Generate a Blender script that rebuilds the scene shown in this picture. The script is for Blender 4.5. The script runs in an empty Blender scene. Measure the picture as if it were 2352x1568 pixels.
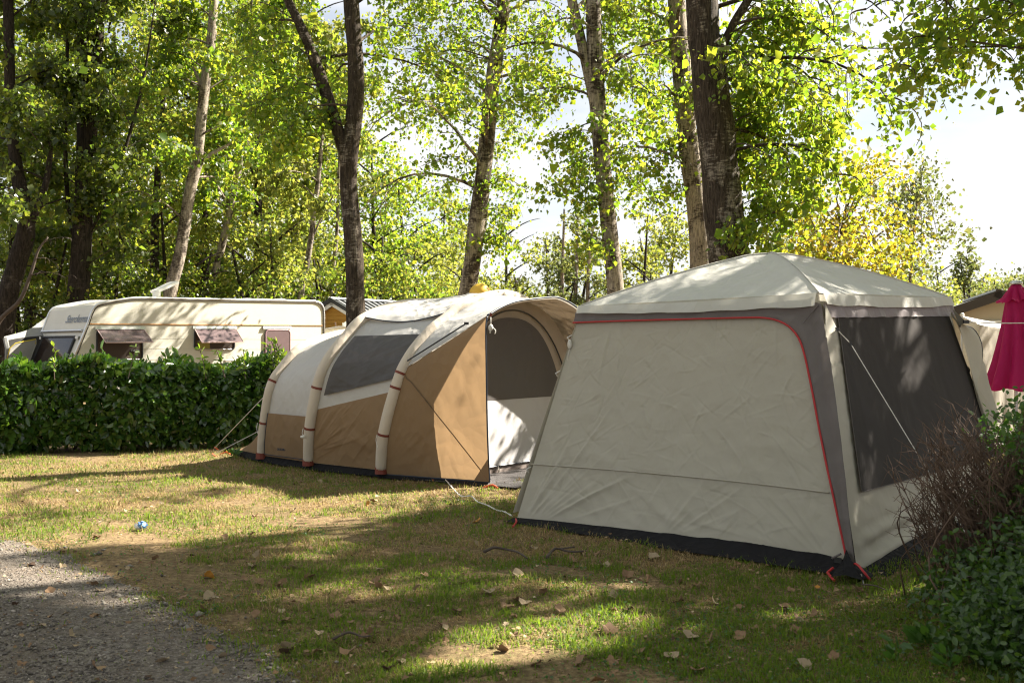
import bpy, math, random
import numpy as np
from mathutils import Vector, Matrix

# ------------------------------------------------------------------ camera, sky, sun, exposure
SC = bpy.context.scene
COL = SC.collection
F, CX, CY, EYE = 2287.0, 1176.0, 795.0, 1.5     # 35 mm lens on a 2352 px wide frame, eye 1.5 m above the ground

cam_d = bpy.data.cameras.new('camera'); cam = bpy.data.objects.new('camera', cam_d); COL.objects.link(cam)
cam.location = (0, 0, EYE); cam.rotation_euler = (math.pi / 2, 0, 0)
cam_d.sensor_width = 36.0; cam_d.lens = 36.0 * F / 2352.0
cam_d.shift_y = (CY - 784.0) / 2352.0
cam_d.clip_start = 0.05; cam_d.clip_end = 2000
cam_d.dof.use_dof = True; cam_d.dof.focus_distance = 10.0; cam_d.dof.aperture_fstop = 4.5
SC.camera = cam

SUN_AZ = math.radians(66)        # clockwise from the view direction (+Y) towards +X
SUN_EL = math.radians(41)
sx, sy, sz = math.sin(SUN_AZ) * math.cos(SUN_EL), math.cos(SUN_AZ) * math.cos(SUN_EL), math.sin(SUN_EL)
sun_d = bpy.data.lights.new('sun', 'SUN'); sun_d.energy = 5.0; sun_d.angle = math.radians(0.53)
sun_d.color = (1.0, 0.92, 0.79)
sun = bpy.data.objects.new('sun', sun_d); COL.objects.link(sun)
sun.rotation_euler = Vector((sx, sy, sz)).to_track_quat('Z', 'Y').to_euler()
sun.location = (30, 15, 30)

W = bpy.data.worlds.new('World'); SC.world = W; W.use_nodes = True
nt = W.node_tree; nt.nodes.clear()
sky = nt.nodes.new('ShaderNodeTexSky'); sky.sky_type = 'NISHITA'; sky.sun_disc = False
sky.sun_elevation = SUN_EL; sky.sun_rotation = SUN_AZ
sky.air_density = 1.0; sky.dust_density = 1.6; sky.ozone_density = 1.0; sky.altitude = 50
bg = nt.nodes.new('ShaderNodeBackground'); bg.inputs['Strength'].default_value = 0.033
wo = nt.nodes.new('ShaderNodeOutputWorld')
tc = nt.nodes.new('ShaderNodeTexCoord')
mp = nt.nodes.new('ShaderNodeMapping'); mp.inputs['Scale'].default_value = (1.2, 1.2, 4.5)
cl = nt.nodes.new('ShaderNodeTexNoise'); cl.inputs['Scale'].default_value = 1.6; cl.inputs['Detail'].default_value = 7; cl.inputs['Roughness'].default_value = 0.58
cr = nt.nodes.new('ShaderNodeValToRGB'); cr.color_ramp.elements[0].position = 0.25; cr.color_ramp.elements[1].position = 0.62
mx = nt.nodes.new('ShaderNodeMix'); mx.data_type = 'RGBA'
mx.inputs['B'].default_value = (8.0, 7.95, 7.9, 1)
nt.links.new(tc.outputs['Generated'], mp.inputs['Vector']); nt.links.new(mp.outputs['Vector'], cl.inputs['Vector'])
nt.links.new(cl.outputs['Fac'], cr.inputs['Fac']); nt.links.new(cr.outputs['Color'], mx.inputs['Factor'])
nt.links.new(sky.outputs['Color'], mx.inputs['A']); nt.links.new(mx.outputs['Result'], bg.inputs['Color'])
nt.links.new(bg.outputs['Background'], wo.inputs['Surface'])

SC.view_settings.view_transform = 'Standard'; SC.view_settings.look = 'None'
SC.view_settings.gamma = 1.0; SC.view_settings.use_curve_mapping = False
SC.view_settings.exposure = 2.2
SC.render.engine = 'CYCLES'
SC.cycles.use_denoising = True; SC.cycles.filter_width = 1.15
SC.cycles.max_bounces = 8; SC.cycles.diffuse_bounces = 4; SC.cycles.glossy_bounces = 3
SC.cycles.transmission_bounces = 6; SC.cycles.transparent_max_bounces = 8
SC.cycles.caustics_reflective = False; SC.cycles.caustics_refractive = False

# ------------------------------------------------------------------ helpers
RS = np.random.RandomState
A3 = lambda *p: np.array(p, float)
def px(x, y, d):                 # a point seen at (x, y) of the 2352 px frame, d metres away in depth
    return A3((x - CX) / F * d, d, EYE - (y - CY) / F * d)
def gp(x, y):                    # the ground point seen there
    d = F * EYE / (y - CY); return A3((x - CX) / F * d, d, 0)
def onplane(x, y, p0, n):        # where the sight line meets a plane
    r = A3((x - CX) / F, 1.0, -(y - CY) / F); o = A3(0, 0, EYE)
    return o + r * (np.dot(n, np.asarray(p0) - o) / np.dot(n, r))
def nrm(v):
    v = np.asarray(v, float); return v / (np.linalg.norm(v, axis=-1, keepdims=True) + 1e-12)

def ghei(x, y):
    x = np.asarray(x, float); y = np.asarray(y, float)
    return 0.012 * np.sin(x * 2.1 + y * 0.7) * np.sin(y * 1.7 - x * 0.4 + 1) + 0.008 * np.sin(x * 5.3 + 1.3) * np.sin(y * 4.1)

def waves(P, scale, seed, n=7, ridged=False):      # smooth pseudo noise from plane waves, about -1 .. 1
    r = RS(seed); P = np.asarray(P, float); out = np.zeros(P.shape[:-1]); tot = 0
    for i in range(n):
        k = nrm(r.normal(size=P.shape[-1])) * scale * (0.6 + 1.5 * r.rand()); a = 0.5 + r.rand()
        s = np.sin(P @ k + r.rand() * 6.28 + 1.2 * np.sin(P @ (nrm(r.normal(size=P.shape[-1])) * scale * 0.45) + r.rand() * 6.28))
        if ridged: s = 1 - 2 * np.abs(s) ** 0.7
        out += a * s; tot += a
    return out / tot * 1.6

def creases(Q, n, seed, amp=0.004, wd=0.014, ln=(0.12, 0.5), ang=None, box=None, fan=()):
    """sharp little folds over a sheet laid out flat in metres: Q (.., 2) -> height"""
    r = RS(seed); h = np.zeros(Q.shape[:-1]); lo, hi = (Q.reshape(-1, 2).min(0), Q.reshape(-1, 2).max(0)) if box is None else box; S = []
    for i in range(n):
        c = lo + (hi - lo) * r.rand(2); a = r.uniform(0, math.pi) if ang is None else ang[0] + r.normal() * ang[1]; L = r.uniform(*ln)
        S.append((c - .5 * L * np.array([math.cos(a), math.sin(a)]), a, L, amp * r.uniform(.4, 1.2) * r.choice((-1, 1)), wd * r.uniform(.6, 1.5), r.normal() * .5))
    for (x, y, a0, a1, m, L0, L1, am, w) in fan:
        for k in range(m):
            a = a0 + (a1 - a0) * (k + r.rand()) / m; q = r.uniform(.02, .25); S.append((np.array([x, y]) + q * np.array([math.cos(a), math.sin(a)]), a, r.uniform(L0, L1), am * r.uniform(.5, 1.2), w * r.uniform(.7, 1.5), r.normal() * .25))
    for c, a, L, A, w, bend in S:
        d = Q - c; t = d[..., 0] * math.cos(a) + d[..., 1] * math.sin(a); u = -d[..., 0] * math.sin(a) + d[..., 1] * math.cos(a); s = t / L; u = u - bend * L * .3 * s * (1 - s)
        m = (s > 0) & (s < 1) & (np.abs(u) < 4 * w)
        if m.any(): h[m] += A * np.sin(math.pi * s[m]) ** .7 * np.exp(-np.abs(u[m]) / w) * (1 + .6 * np.sign(u[m]) * np.minimum(np.abs(u[m]) / w, 1))
    return h

class MB:
    def __init__(s): s.v = []; s.f = []; s.n = 0
    def add(s, V, Fc):
        V = np.asarray(V, float).reshape(-1, 3); s.v.append(V)
        s.f += [tuple(int(i) + s.n for i in f) for f in Fc]; s.n += len(V); return s
    def box(s, c, size, ax=None, taper=1.0):
        hx, hy, hz = np.asarray(size, float) / 2
        V = np.array([(x * (taper if z > 0 else 1), y * (taper if z > 0 else 1), z) for z in (-hz, hz) for x, y in ((-hx, -hy), (hx, -hy), (hx, hy), (-hx, hy))])
        if ax is not None: V = V @ np.asarray(ax, float)
        return s.add(V + np.asarray(c, float), [(3, 2, 1, 0), (4, 5, 6, 7), (0, 1, 5, 4), (1, 2, 6, 5), (2, 3, 7, 6), (3, 0, 4, 7)])
    def hexa(s, P):              # eight corners, bottom ring then top ring
        return s.add(P, [(3, 2, 1, 0), (4, 5, 6, 7), (0, 1, 5, 4), (1, 2, 6, 5), (2, 3, 7, 6), (3, 0, 4, 7)])
    def tube(s, path, r, sides=8, cap=True, wob=0, seed=0, flat=None):
        P = np.asarray(path, float); n = len(P); r = np.broadcast_to(np.asarray(r, float), (n,))
        T = np.gradient(P, axis=0); T = nrm(T)
        up = A3(0, 0, 1) if abs(T[0][2]) < 0.9 else A3(1, 0, 0)
        U = nrm(np.cross(T[0], up)); V = []; rr = RS(seed)
        for i in range(n):
            U = nrm(U - T[i] * np.dot(U, T[i])); B = np.cross(T[i], U)
            for k in range(sides):
                a = 2 * math.pi * k / sides; q = r[i] * (1 + (rr.normal() * wob if wob else 0))
                u, b = math.cos(a) * q, math.sin(a) * q * (flat or 1)
                V.append(P[i] + U * u + B * b)
        Fc = [(i * sides + k, i * sides + (k + 1) % sides, (i + 1) * sides + (k + 1) % sides, (i + 1) * sides + k) for i in range(n - 1) for k in range(sides)]
        if cap: Fc += [tuple(range(sides - 1, -1, -1)), tuple((n - 1) * sides + k for k in range(sides))]
        return s.add(V, Fc)
    def grid(s, G, loop=False):  # G[i][j] -> quads
        G = np.asarray(G, float); a, b = G.shape[:2]
        Fc = [(i * b + j, i * b + (j + 1) % b, (i + 1) * b + (j + 1) % b, (i + 1) * b + j) for i in range(a - 1) for j in range(b if loop else b - 1)]
        return s.add(G.reshape(-1, 3), Fc)
    def prism(s, poly, ext):     # a planar polygon pushed along a vector
        P = np.asarray(poly, float); n = len(P)
        return s.add(np.vstack([P, P + np.asarray(ext, float)]), [tuple(range(n - 1, -1, -1)), tuple(range(n, 2 * n))] + [(k, (k + 1) % n, n + (k + 1) % n, n + k) for k in range(n)])
    def ball(s, c, r, nu=14, nv=9, sc=(1, 1, 1)):
        G = [[A3(*c) + r * A3(sc[0] * math.sin(t) * math.cos(p), sc[1] * math.sin(t) * math.sin(p), sc[2] * math.cos(t)) for p in np.linspace(0, 2 * math.pi, nu, endpoint=False)] for t in np.linspace(0.02, math.pi - 0.02, nv)]
        return s.grid(G, loop=True)
    def mesh(s, name, smooth=False, origin=(0, 0, 0)):
        me = bpy.data.meshes.new(name); V = np.vstack(s.v) - np.asarray(origin, float)
        me.from_pydata(V.tolist(), [], s.f); me.update()
        if smooth: me.polygons.foreach_set('use_smooth', np.ones(len(me.polygons), bool))
        return me

def npmesh(name, V, Fc, smooth=False):
    me = bpy.data.meshes.new(name); V = np.asarray(V, np.float32); Fc = np.asarray(Fc, np.int32); m, k = Fc.shape
    me.vertices.add(len(V)); me.vertices.foreach_set('co', V.ravel())
    me.loops.add(m * k); me.loops.foreach_set('vertex_index', Fc.ravel())
    me.polygons.add(m); me.polygons.foreach_set('loop_start', np.arange(0, m * k, k, dtype=np.int32))
    me.update(calc_edges=True)
    if smooth: me.polygons.foreach_set('use_smooth', np.ones(m, bool))
    return me

ORG = {}
def tag(o, label=None, cat=None, group=None, kind=None):
    if label: o['label'] = label
    if cat: o['category'] = cat
    if group: o['group'] = group
    if kind: o['kind'] = kind
    return o
def thing(name, label, cat, loc, group=None):
    o = bpy.data.objects.new(name, None); COL.objects.link(o); o.location = tuple(loc); o.empty_display_size = 0.2
    ORG[o.name] = np.asarray(loc, float); return tag(o, label, cat, group)
def link(name, me, mat, parent=None):
    o = bpy.data.objects.new(name, me); COL.objects.link(o)
    if mat is not None and not me.materials: me.materials.append(mat)
    if parent is not None:
        o.parent = parent; ORG[o.name] = ORG[parent.name]
    return o
def part(name, mb, mat, parent, smooth=False, label=None, kind=None):   # mb in world coordinates
    o = link(name, mb.mesh(name, smooth, ORG[parent.name]), mat, parent)
    if label: o['label'] = label
    if kind: o['kind'] = kind
    return o
def solo(name, mb, mat, label, cat, loc, group=None, smooth=False):     # a thing that is one mesh
    o = link(name, mb.mesh(name, smooth, loc), mat); o.location = tuple(loc); ORG[o.name] = np.asarray(loc, float)
    return tag(o, label, cat, group)
def struct(name, me, mat, kind='structure'):
    o = link(name, me, mat); o['kind'] = kind; ORG[o.name] = np.zeros(3); return o

def catmull(P, n):               # smooth curve through points
    P = np.asarray(P, float); m = len(P); Q = np.vstack([2 * P[0] - P[1], P, 2 * P[-1] - P[-2]])
    d = np.r_[0, np.cumsum(np.linalg.norm(np.diff(P, axis=0), axis=1))]; out = []
    for s in np.linspace(0, d[-1], n):
        i = min(max(np.searchsorted(d, s) - 1, 0), m - 2); t = (s - d[i]) / max(d[i + 1] - d[i], 1e-9)
        a, b, c, e = Q[i], Q[i + 1], Q[i + 2], Q[i + 3]
        out.append(0.5 * (2 * b + (c - a) * t + (2 * a - 5 * b + 4 * c - e) * t * t + (3 * b - a - 3 * c + e) * t ** 3))
    return np.array(out)
def resample(P, n):
    P = np.asarray(P, float); d = np.r_[0, np.cumsum(np.linalg.norm(np.diff(P, axis=0), axis=1))]
    s = np.linspace(0, d[-1], n); return np.stack([np.interp(s, d, P[:, k]) for k in range(P.shape[1])], 1)

# ------------------------------------------------------------------ materials
class NT:
    def __init__(s, name):
        s.m = bpy.data.materials.new(name); s.m.use_nodes = True; s.t = s.m.node_tree; s.t.nodes.clear()
        s.out = s.n('OutputMaterial')
    def n(s, kind, **kw):
        nd = s.t.nodes.new('ShaderNode' + kind)
        for k, v in kw.items(): setattr(nd, k, v)
        return nd
    def l(s, a, b): s.t.links.new(a, b)
    def obj(s): return s.n('TexCoord').outputs['Object']
    def noise(s, scale, detail=4, rough=0.55, dist=0, stretch=None, vec=None):
        n = s.n('TexNoise'); n.inputs['Scale'].default_value = scale; n.inputs['Detail'].default_value = detail
        n.inputs['Roughness'].default_value = rough; n.inputs['Distortion'].default_value = dist
        v = vec or s.obj()
        if stretch:
            mp = s.n('Mapping'); mp.inputs['Scale'].default_value = stretch; s.l(v, mp.inputs['Vector']); v = mp.outputs['Vector']
        s.l(v, n.inputs['Vector']); return n.outputs['Fac']
    def vor(s, scale, feature='F1', stretch=None, out='Distance'):
        n = s.n('TexVoronoi'); n.feature = feature; n.inputs['Scale'].default_value = scale; v = s.obj()
        if stretch:
            mp = s.n('Mapping'); mp.inputs['Scale'].default_value = stretch; s.l(v, mp.inputs['Vector']); v = mp.outputs['Vector']
        s.l(v, n.inputs['Vector']); return n.outputs[out]
    def ramp(s, fac, stops):
        n = s.n('ValToRGB'); e = n.color_ramp.elements
        while len(e) < len(stops): e.new(0.5)
        for q, (p, c) in zip(e, stops): q.position = p; q.color = (*c, 1) if not np.isscalar(c) else (c, c, c, 1)
        s.l(fac, n.inputs['Fac']); return n.outputs['Color']
    def mix(s, fac, a, b, blend='MIX'):
        n = s.n('Mix', data_type='RGBA', blend_type=blend)
        for k, v in (('Factor', fac), ('A', a), ('B', b)):
            if isinstance(v, (int, float)): n.inputs[k].default_value = v
            elif isinstance(v, tuple): n.inputs[k].default_value = (*v, 1)
            else: s.l(v, n.inputs[k])
        return n.outputs['Result']
    def math(s, op, a, b=0.0):
        n = s.n('Math', operation=op)
        for i, v in enumerate((a, b)):
            if isinstance(v, (int, float)): n.inputs[i].default_value = v
            else: s.l(v, n.inputs[i])
        return n.outputs[0]
    def bump(s, h, strength=0.3, dist=0.02, normal=None):
        b = s.n('Bump'); b.inputs['Strength'].default_value = strength; b.inputs['Distance'].default_value = dist
        s.l(h, b.inputs['Height'])
        if normal: s.l(normal, b.inputs['Normal'])
        return b.outputs['Normal']
    def pbr(s, col, rough=0.6, bump=None, metal=0.0, spec=0.5, alpha=None, trans=None):
        p = s.n('BsdfPrincipled')
        for k, v in (('Base Color', col), ('Roughness', rough), ('Metallic', metal), ('Specular IOR Level', spec), ('Alpha', alpha)):
            if v is None: continue
            if isinstance(v, (int, float)): p.inputs[k].default_value = v
            elif isinstance(v, tuple): p.inputs[k].default_value = (*v, 1)
            else: s.l(v, p.inputs[k])
        if trans is not None: p.inputs['Transmission Weight'].default_value = trans
        if bump: s.l(bump, p.inputs['Normal'])
        return p.outputs['BSDF']
    def translucent(s, surf, col, fac, bump=None):
        t = s.n('BsdfTranslucent')
        if isinstance(col, tuple): t.inputs['Color'].default_value = (*col, 1)
        else: s.l(col, t.inputs['Color'])
        if bump: s.l(bump, t.inputs['Normal'])
        m = s.n('MixShader'); m.inputs[0].default_value = fac; s.l(surf, m.inputs[1]); s.l(t.outputs[0], m.inputs[2]); return m.outputs[0]
    def done(s, surf): s.l(surf, s.out.inputs['Surface']); return s.m

def m_plain(name, col, rough=0.6, metal=0.0, spec=0.5, var=0.12, scale=8, bump=0.0):
    t = NT(name); n = t.noise(scale, 5)
    c = t.mix(n, tuple(x * (1 - var) for x in col), tuple(min(x * (1 + var), 1) for x in col))
    b = t.bump(t.noise(scale * 12, 3), bump, 0.004) if bump else None
    return t.done(t.pbr(c, rough, b, metal, spec))
def m_fabric(name, col, trans=0.25, tcol=None, crease=0.35, scale=5.0, rough=0.75, var=0.06, stretch=(1, 1, 1), fine=True, spec=0.25):
    t = NT(name); dirt = t.noise(1.7, 6, 0.65)
    c = t.mix(dirt, tuple(x * (1 - var) for x in col), tuple(min(x * (1 + var), 1) for x in col))
    wv = t.n('TexNoise'); wv.inputs['Scale'].default_value = 1.6; wv.inputs['Detail'].default_value = 2; t.l(t.obj(), wv.inputs['Vector'])
    ad = t.n('VectorMath', operation='MULTIPLY_ADD'); t.l(wv.outputs['Color'], ad.inputs[0]); ad.inputs[1].default_value = (.35, .35, .35); t.l(t.obj(), ad.inputs[2])
    def vr(sc, st):
        n = t.n('TexVoronoi'); n.inputs['Scale'].default_value = sc; mp = t.n('Mapping'); mp.inputs['Scale'].default_value = st; mp.inputs['Rotation'].default_value = (.5, .7, .4 * sc); t.l(ad.outputs[0], mp.inputs['Vector']); t.l(mp.outputs['Vector'], n.inputs['Vector']); return n.outputs['Distance']
    s3 = tuple(x * y for x, y in zip(stretch, (1, 1, .75)))
    hh = t.math('ADD', t.math('ADD', t.math('MULTIPLY', vr(scale * .8, s3), 0.75), t.math('MULTIPLY', vr(scale * 2.1, s3), 0.32)), t.math('MULTIPLY', t.noise(scale * .5, 3, .5, 0, stretch), 0.6))
    b = t.bump(hh, min(crease * 1.7, 1), 0.05)
    if fine: b = t.bump(t.noise(420, 1), 0.12, 0.001, b)
    s = t.pbr(c, rough, b, 0, spec)
    return t.done(t.translucent(s, tcol or col, trans, b) if trans else s)
def m_leaf(name, cols, tcols, fac=0.45, rough=0.45, spec=0.4):
    t = NT(name); g = t.n('NewGeometry'); r = g.outputs['Random Per Island']
    n = len(cols); st = [i / max(n - 1, 1) for i in range(n)]
    c = t.ramp(r, list(zip(st, cols))); tcn = t.ramp(r, list(zip(st, tcols)))
    return t.done(t.translucent(t.pbr(c, rough, None, 0, spec), tcn, fac))
def m_bark(name, pale, dark, cover=0.5, scale=3.0, fiss=26, bands=True):
    t = NT(name); o = t.obj()
    big = t.noise(scale, 7, 0.68, 0.5, (1, 1, 0.55)); band = t.noise(scale * 4.5, 4, 0.6, 0.2, (0.8, 0.8, 3.2))
    m = t.math('ADD', t.math('MULTIPLY', big, 0.7), t.math('MULTIPLY', band, 0.3))
    k = t.ramp(m, [(max(cover - 0.035, 0), 0.0), (min(cover + 0.035, 1), 1.0)])
    grain = t.noise(fiss, 4, 0.7, 0.6, (1, 1, 0.16))
    gr2 = t.ramp(grain, [(0.36, 0.0), (0.64, 1.0)]); pc = t.mix(gr2, tuple(x * 0.4 for x in pale), tuple(x * 1.2 for x in pale)); dc = t.mix(gr2, tuple(x * 0.4 for x in dark), tuple(x * 2.1 for x in dark))
    c = t.mix(k, dc, pc)
    lich = t.ramp(t.noise(19, 5, 0.7), [(0.66, 0.0), (0.72, 1.0)])
    c = t.mix(t.math('MULTIPLY', lich, 0.55), c, (0.33, 0.34, 0.27))
    b = t.bump(grain, 0.9, 0.03); b = t.bump(k, 0.25, 0.01, b)
    return t.done(t.pbr(c, 0.9, b, 0, 0.2))

# leaves
M_POP = m_leaf('poplar_leaf', [(0.035, 0.075, 0.015), (0.055, 0.11, 0.02), (0.08, 0.13, 0.025), (0.12, 0.14, 0.03)],
               [(0.18, 0.32, 0.02), (0.29, 0.45, 0.025), (0.42, 0.53, 0.03), (0.56, 0.55, 0.04)], 0.5, 0.42, 0.45)
M_FOR = m_leaf('forest_leaf', [(0.025, 0.048, 0.010), (0.055, 0.085, 0.016), (0.09, 0.115, 0.024), (0.13, 0.115, 0.035)],
               [(0.15, 0.27, 0.025), (0.28, 0.40, 0.035), (0.43, 0.49, 0.05), (0.54, 0.47, 0.08)], 0.48, 0.38, 0.5)
M_LSHADE = m_leaf('shade_toned_leaf', [(0.02, 0.036, 0.008), (0.04, 0.06, 0.012), (0.07, 0.085, 0.02)],
                [(0.12, 0.21, 0.02), (0.24, 0.34, 0.03), (0.4, 0.43, 0.04)], 0.44, 0.36, 0.5)  # leaf colour itself darkened to stand for the shade in the wood
M_YEL = m_leaf('autumn_leaf', [(0.07, 0.10, 0.02), (0.11, 0.125, 0.02), (0.15, 0.135, 0.02), (0.17, 0.09, 0.02)],
               [(0.3, 0.4, 0.03), (0.46, 0.47, 0.03), (0.52, 0.46, 0.03), (0.52, 0.32, 0.03)], 0.5, 0.5, 0.35)
M_YG = m_leaf('yellow_green_leaf', [(0.06, 0.09, 0.02), (0.10, 0.125, 0.03), (0.15, 0.15, 0.04)],
              [(0.26, 0.36, 0.04), (0.4, 0.44, 0.06), (0.5, 0.48, 0.08)], 0.48, 0.5, 0.35)
M_FAR = m_leaf('far_leaf', [(0.05, 0.075, 0.03), (0.08, 0.10, 0.035), (0.11, 0.12, 0.05)],
               [(0.16, 0.22, 0.05), (0.24, 0.28, 0.07), (0.3, 0.3, 0.08)], 0.4, 0.55, 0.3)
M_LAUR = m_leaf('laurel_leaf', [(0.026, 0.06, 0.014), (0.042, 0.095, 0.018), (0.065, 0.125, 0.022), (0.11, 0.17, 0.03)],
                [(0.06, 0.16, 0.015), (0.1, 0.24, 0.02), (0.16, 0.32, 0.02), (0.28, 0.42, 0.03)], 0.28, 0.2, 0.7)
M_PRIV = m_leaf('privet_leaf', [(0.02, 0.05, 0.012), (0.035, 0.075, 0.018), (0.06, 0.11, 0.025)],
                [(0.08, 0.18, 0.02), (0.14, 0.28, 0.025), (0.26, 0.4, 0.03)], 0.32, 0.3, 0.5)
M_WEED = m_leaf('weed_leaf', [(0.025, 0.07, 0.015), (0.04, 0.10, 0.02), (0.07, 0.13, 0.03)],
                [(0.1, 0.24, 0.02), (0.16, 0.34, 0.03), (0.25, 0.42, 0.04)], 0.35, 0.4, 0.4)
# bark
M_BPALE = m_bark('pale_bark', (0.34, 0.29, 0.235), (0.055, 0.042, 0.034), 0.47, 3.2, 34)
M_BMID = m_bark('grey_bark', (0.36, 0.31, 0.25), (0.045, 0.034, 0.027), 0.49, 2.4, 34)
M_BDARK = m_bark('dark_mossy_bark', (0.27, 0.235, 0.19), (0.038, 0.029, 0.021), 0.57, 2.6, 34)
M_BSHADE = m_bark('shade_toned_bark', (0.075, 0.06, 0.048), (0.022, 0.017, 0.013), 0.56, 2.0)  # bark colour made dark for trunks that stand in shade
M_TWIG = m_plain('twig_bark', (0.075, 0.055, 0.042), 0.85, var=0.35, scale=14)
M_DEAD = m_plain('dead_twig', (0.12, 0.075, 0.05), 0.85, var=0.4, scale=9)
# ------------------------------------------------------------------ ground, gravel track, grass
def inside(poly, x, y):
    poly = np.asarray(poly); n = len(poly); r = np.zeros(np.shape(x), bool); j = n - 1
    for i in range(n):
        xi, yi = poly[i][:2]; xj, yj = poly[j][:2]
        r ^= ((yi > y) != (yj > y)) & (x < (xj - xi) * (y - yi) / (yj - yi + 1e-12) + xi); j = i
    return r

def make_ground():
    xs = np.unique(np.r_[np.linspace(-160, -10, 26), np.linspace(-10, 9, 191), np.linspace(9, 160, 26)])
    ys = np.unique(np.r_[np.linspace(-40, 1.5, 10), np.linspace(1.5, 17, 156), np.linspace(17, 260, 40)])
    X, Y = np.meshgrid(xs, ys, indexing='ij'); Z = ghei(X, Y) * np.exp(-np.maximum(np.abs(Y - 8) - 9, 0) / 3)
    nx, ny = X.shape; V = np.stack([X, Y, Z], -1).reshape(-1, 3)
    I = np.arange(nx * ny).reshape(nx, ny)
    Fc = np.stack([I[:-1, :-1], I[1:, :-1], I[1:, 1:], I[:-1, 1:]], -1).reshape(-1, 4)
    t = NT('ground_soil'); a = t.noise(0.9, 6, 0.65); b = t.noise(9, 5, 0.7); c = t.noise(70, 3, 0.7)
    straw = t.mix(b, (0.2, 0.14, 0.075), (0.42, 0.31, 0.165)); green = t.mix(b, (0.045, 0.07, 0.015), (0.12, 0.15, 0.035))
    k = t.ramp(t.math('ADD', t.math('MULTIPLY', a, 0.6), t.math('MULTIPLY', b, 0.4)), [(0.34, 0.0), (0.5, 1.0)])
    cc = t.mix(k, green, straw); cc = t.mix(t.ramp(t.noise(26, 5, .75), [(.40, 0.0), (.56, 0.8)]), cc, (.115, .075, .042)); cc = t.mix(t.math('MULTIPLY', c, 0.5), cc, (0.07, 0.05, 0.03))
    m = t.done(t.pbr(cc, 0.95, t.bump(t.math('ADD', t.math('MULTIPLY', c, 0.5), b), 0.8, 0.02), 0, 0.1))
    struct('ground', npmesh('ground', V, Fc, True), m)
make_ground()

EDGE = np.array([gp(*p)[:2] for p in ((-700, 1180), (-250, 1222), (0, 1240), (75, 1246), (130, 1263), (200, 1290), (270, 1335), (340, 1362), (400, 1400), (480, 1436), (560, 1466), (620, 1500), (665, 1540), (700, 1600), (730, 1760), (640, 2300))] )
EDGE = catmull(np.c_[EDGE, np.zeros(len(EDGE))], 240)[:, :2]
EDGE = EDGE + 0.05 * np.stack([waves(EDGE, 6, 3), waves(EDGE, 6, 4)], -1) + 0.02 * np.stack([waves(EDGE, 22, 5), waves(EDGE, 22, 6)], -1)
TRACK = np.vstack([EDGE, [(-3.0, -6), (-16, -6), (-16, EDGE[0][1])]])
def make_track():
    T = resample(np.array([(-16, EDGE[0][1]), (-16, 2), (-9, -6), (-3, -6)]), len(EDGE)); G = []
    for v in np.r_[0, 0.02, np.linspace(0.05, 1, 26)]:
        P = EDGE * (1 - v) + T * v; G.append(np.c_[P, ghei(P[:, 0], P[:, 1]) + 0.009 - 0.008 * (v == 0)])
    t = NT('gravel'); v1 = t.vor(62, out='Color'); d = t.vor(62); d2 = t.vor(150); n = t.noise(2.2, 6, 0.7)
    g = t.n('SeparateColor'); t.l(v1, g.inputs[0])
    c = t.ramp(g.outputs[0], [(0, (0.085, 0.074, 0.066)), (0.5, (0.17, 0.148, 0.128)), (1, (0.29, 0.26, 0.225))])
    c = t.mix(t.ramp(n, [(0.36, 0.0), (0.66, 0.85)]), c, (0.155, 0.125, 0.098))
    m = t.done(t.pbr(c, 0.92, t.bump(t.math('SUBTRACT', 1.0, t.math('ADD', d, t.math('MULTIPLY', d2, 0.5))), 0.9, 0.012), 0, 0.15))
    mb = MB(); mb.grid(np.array(G)); struct('gravel_track', mb.mesh('gravel_track', True), m)
make_track()

def make_pebbles():
    r = RS(11); n = 16000; Y = np.exp(r.uniform(math.log(3.6), math.log(10.5), n * 3)); X = r.uniform(-1, 0.2, n * 3) * 0.6 * Y - 0.3
    jj = 0.05 + 0.25 * r.rand(n * 3) ** 2; ok = inside(TRACK, X + jj * r.normal(size=X.shape), Y + jj * r.normal(size=X.shape)); X, Y = X[ok][:n], Y[ok][:n]; n = len(X)
    base = np.array([(1, 0, 0), (0, 1, 0), (-1, 0, 0), (0, -1, 0), (0, 0, 1), (0, 0, -1)], float)
    fc = np.array([(0, 1, 4), (1, 2, 4), (2, 3, 4), (3, 0, 4), (1, 0, 5), (2, 1, 5), (3, 2, 5), (0, 3, 5)])
    s = np.exp(r.normal(math.log(0.0048), 0.5, n)); sc = s[:, None] * r.uniform(0.6, 1.3, (n, 3)) * A3(1, 1, 0.65)
    a = r.uniform(0, 6.28, n); B = base[None] * (1 + 0.35 * r.normal(size=(n, 6, 1))) * sc[:, None]
    Vx = B[..., 0] * np.cos(a)[:, None] - B[..., 1] * np.sin(a)[:, None] + X[:, None]; Vy = B[..., 0] * np.sin(a)[:, None] + B[..., 1] * np.cos(a)[:, None] + Y[:, None]
    Vz = B[..., 2] + (ghei(X, Y) + 0.01)[:, None]
    t = NT('pebble'); c = t.ramp(t.n('NewGeometry').outputs['Random Per Island'], [(0, (0.075, 0.065, 0.058)), (0.5, (0.16, 0.14, 0.12)), (0.9, (0.26, 0.235, 0.205)), (1, (0.4, 0.35, 0.3))])
    struct('gravel', npmesh('gravel', np.stack([Vx, Vy, Vz], -1).reshape(-1, 3), (fc[None] + 6 * np.arange(n)[:, None, None]).reshape(-1, 3)), t.done(t.pbr(c, 0.85, None, 0, 0.2)), 'stuff')
make_pebbles()

# footprints the grass keeps clear of
GZ = [(-0.02, 8.6), (2.254, 6.5), (4.32, 8.78), (2.05, 10.85)]
TT = [(-4.0, 14.0), (-3.26, 12.95), (-2.48, 12.1), (-1.5, 11.33), (-0.24, 10.63), (1.7, 13.2), (-2.0, 16.5)]

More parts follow.
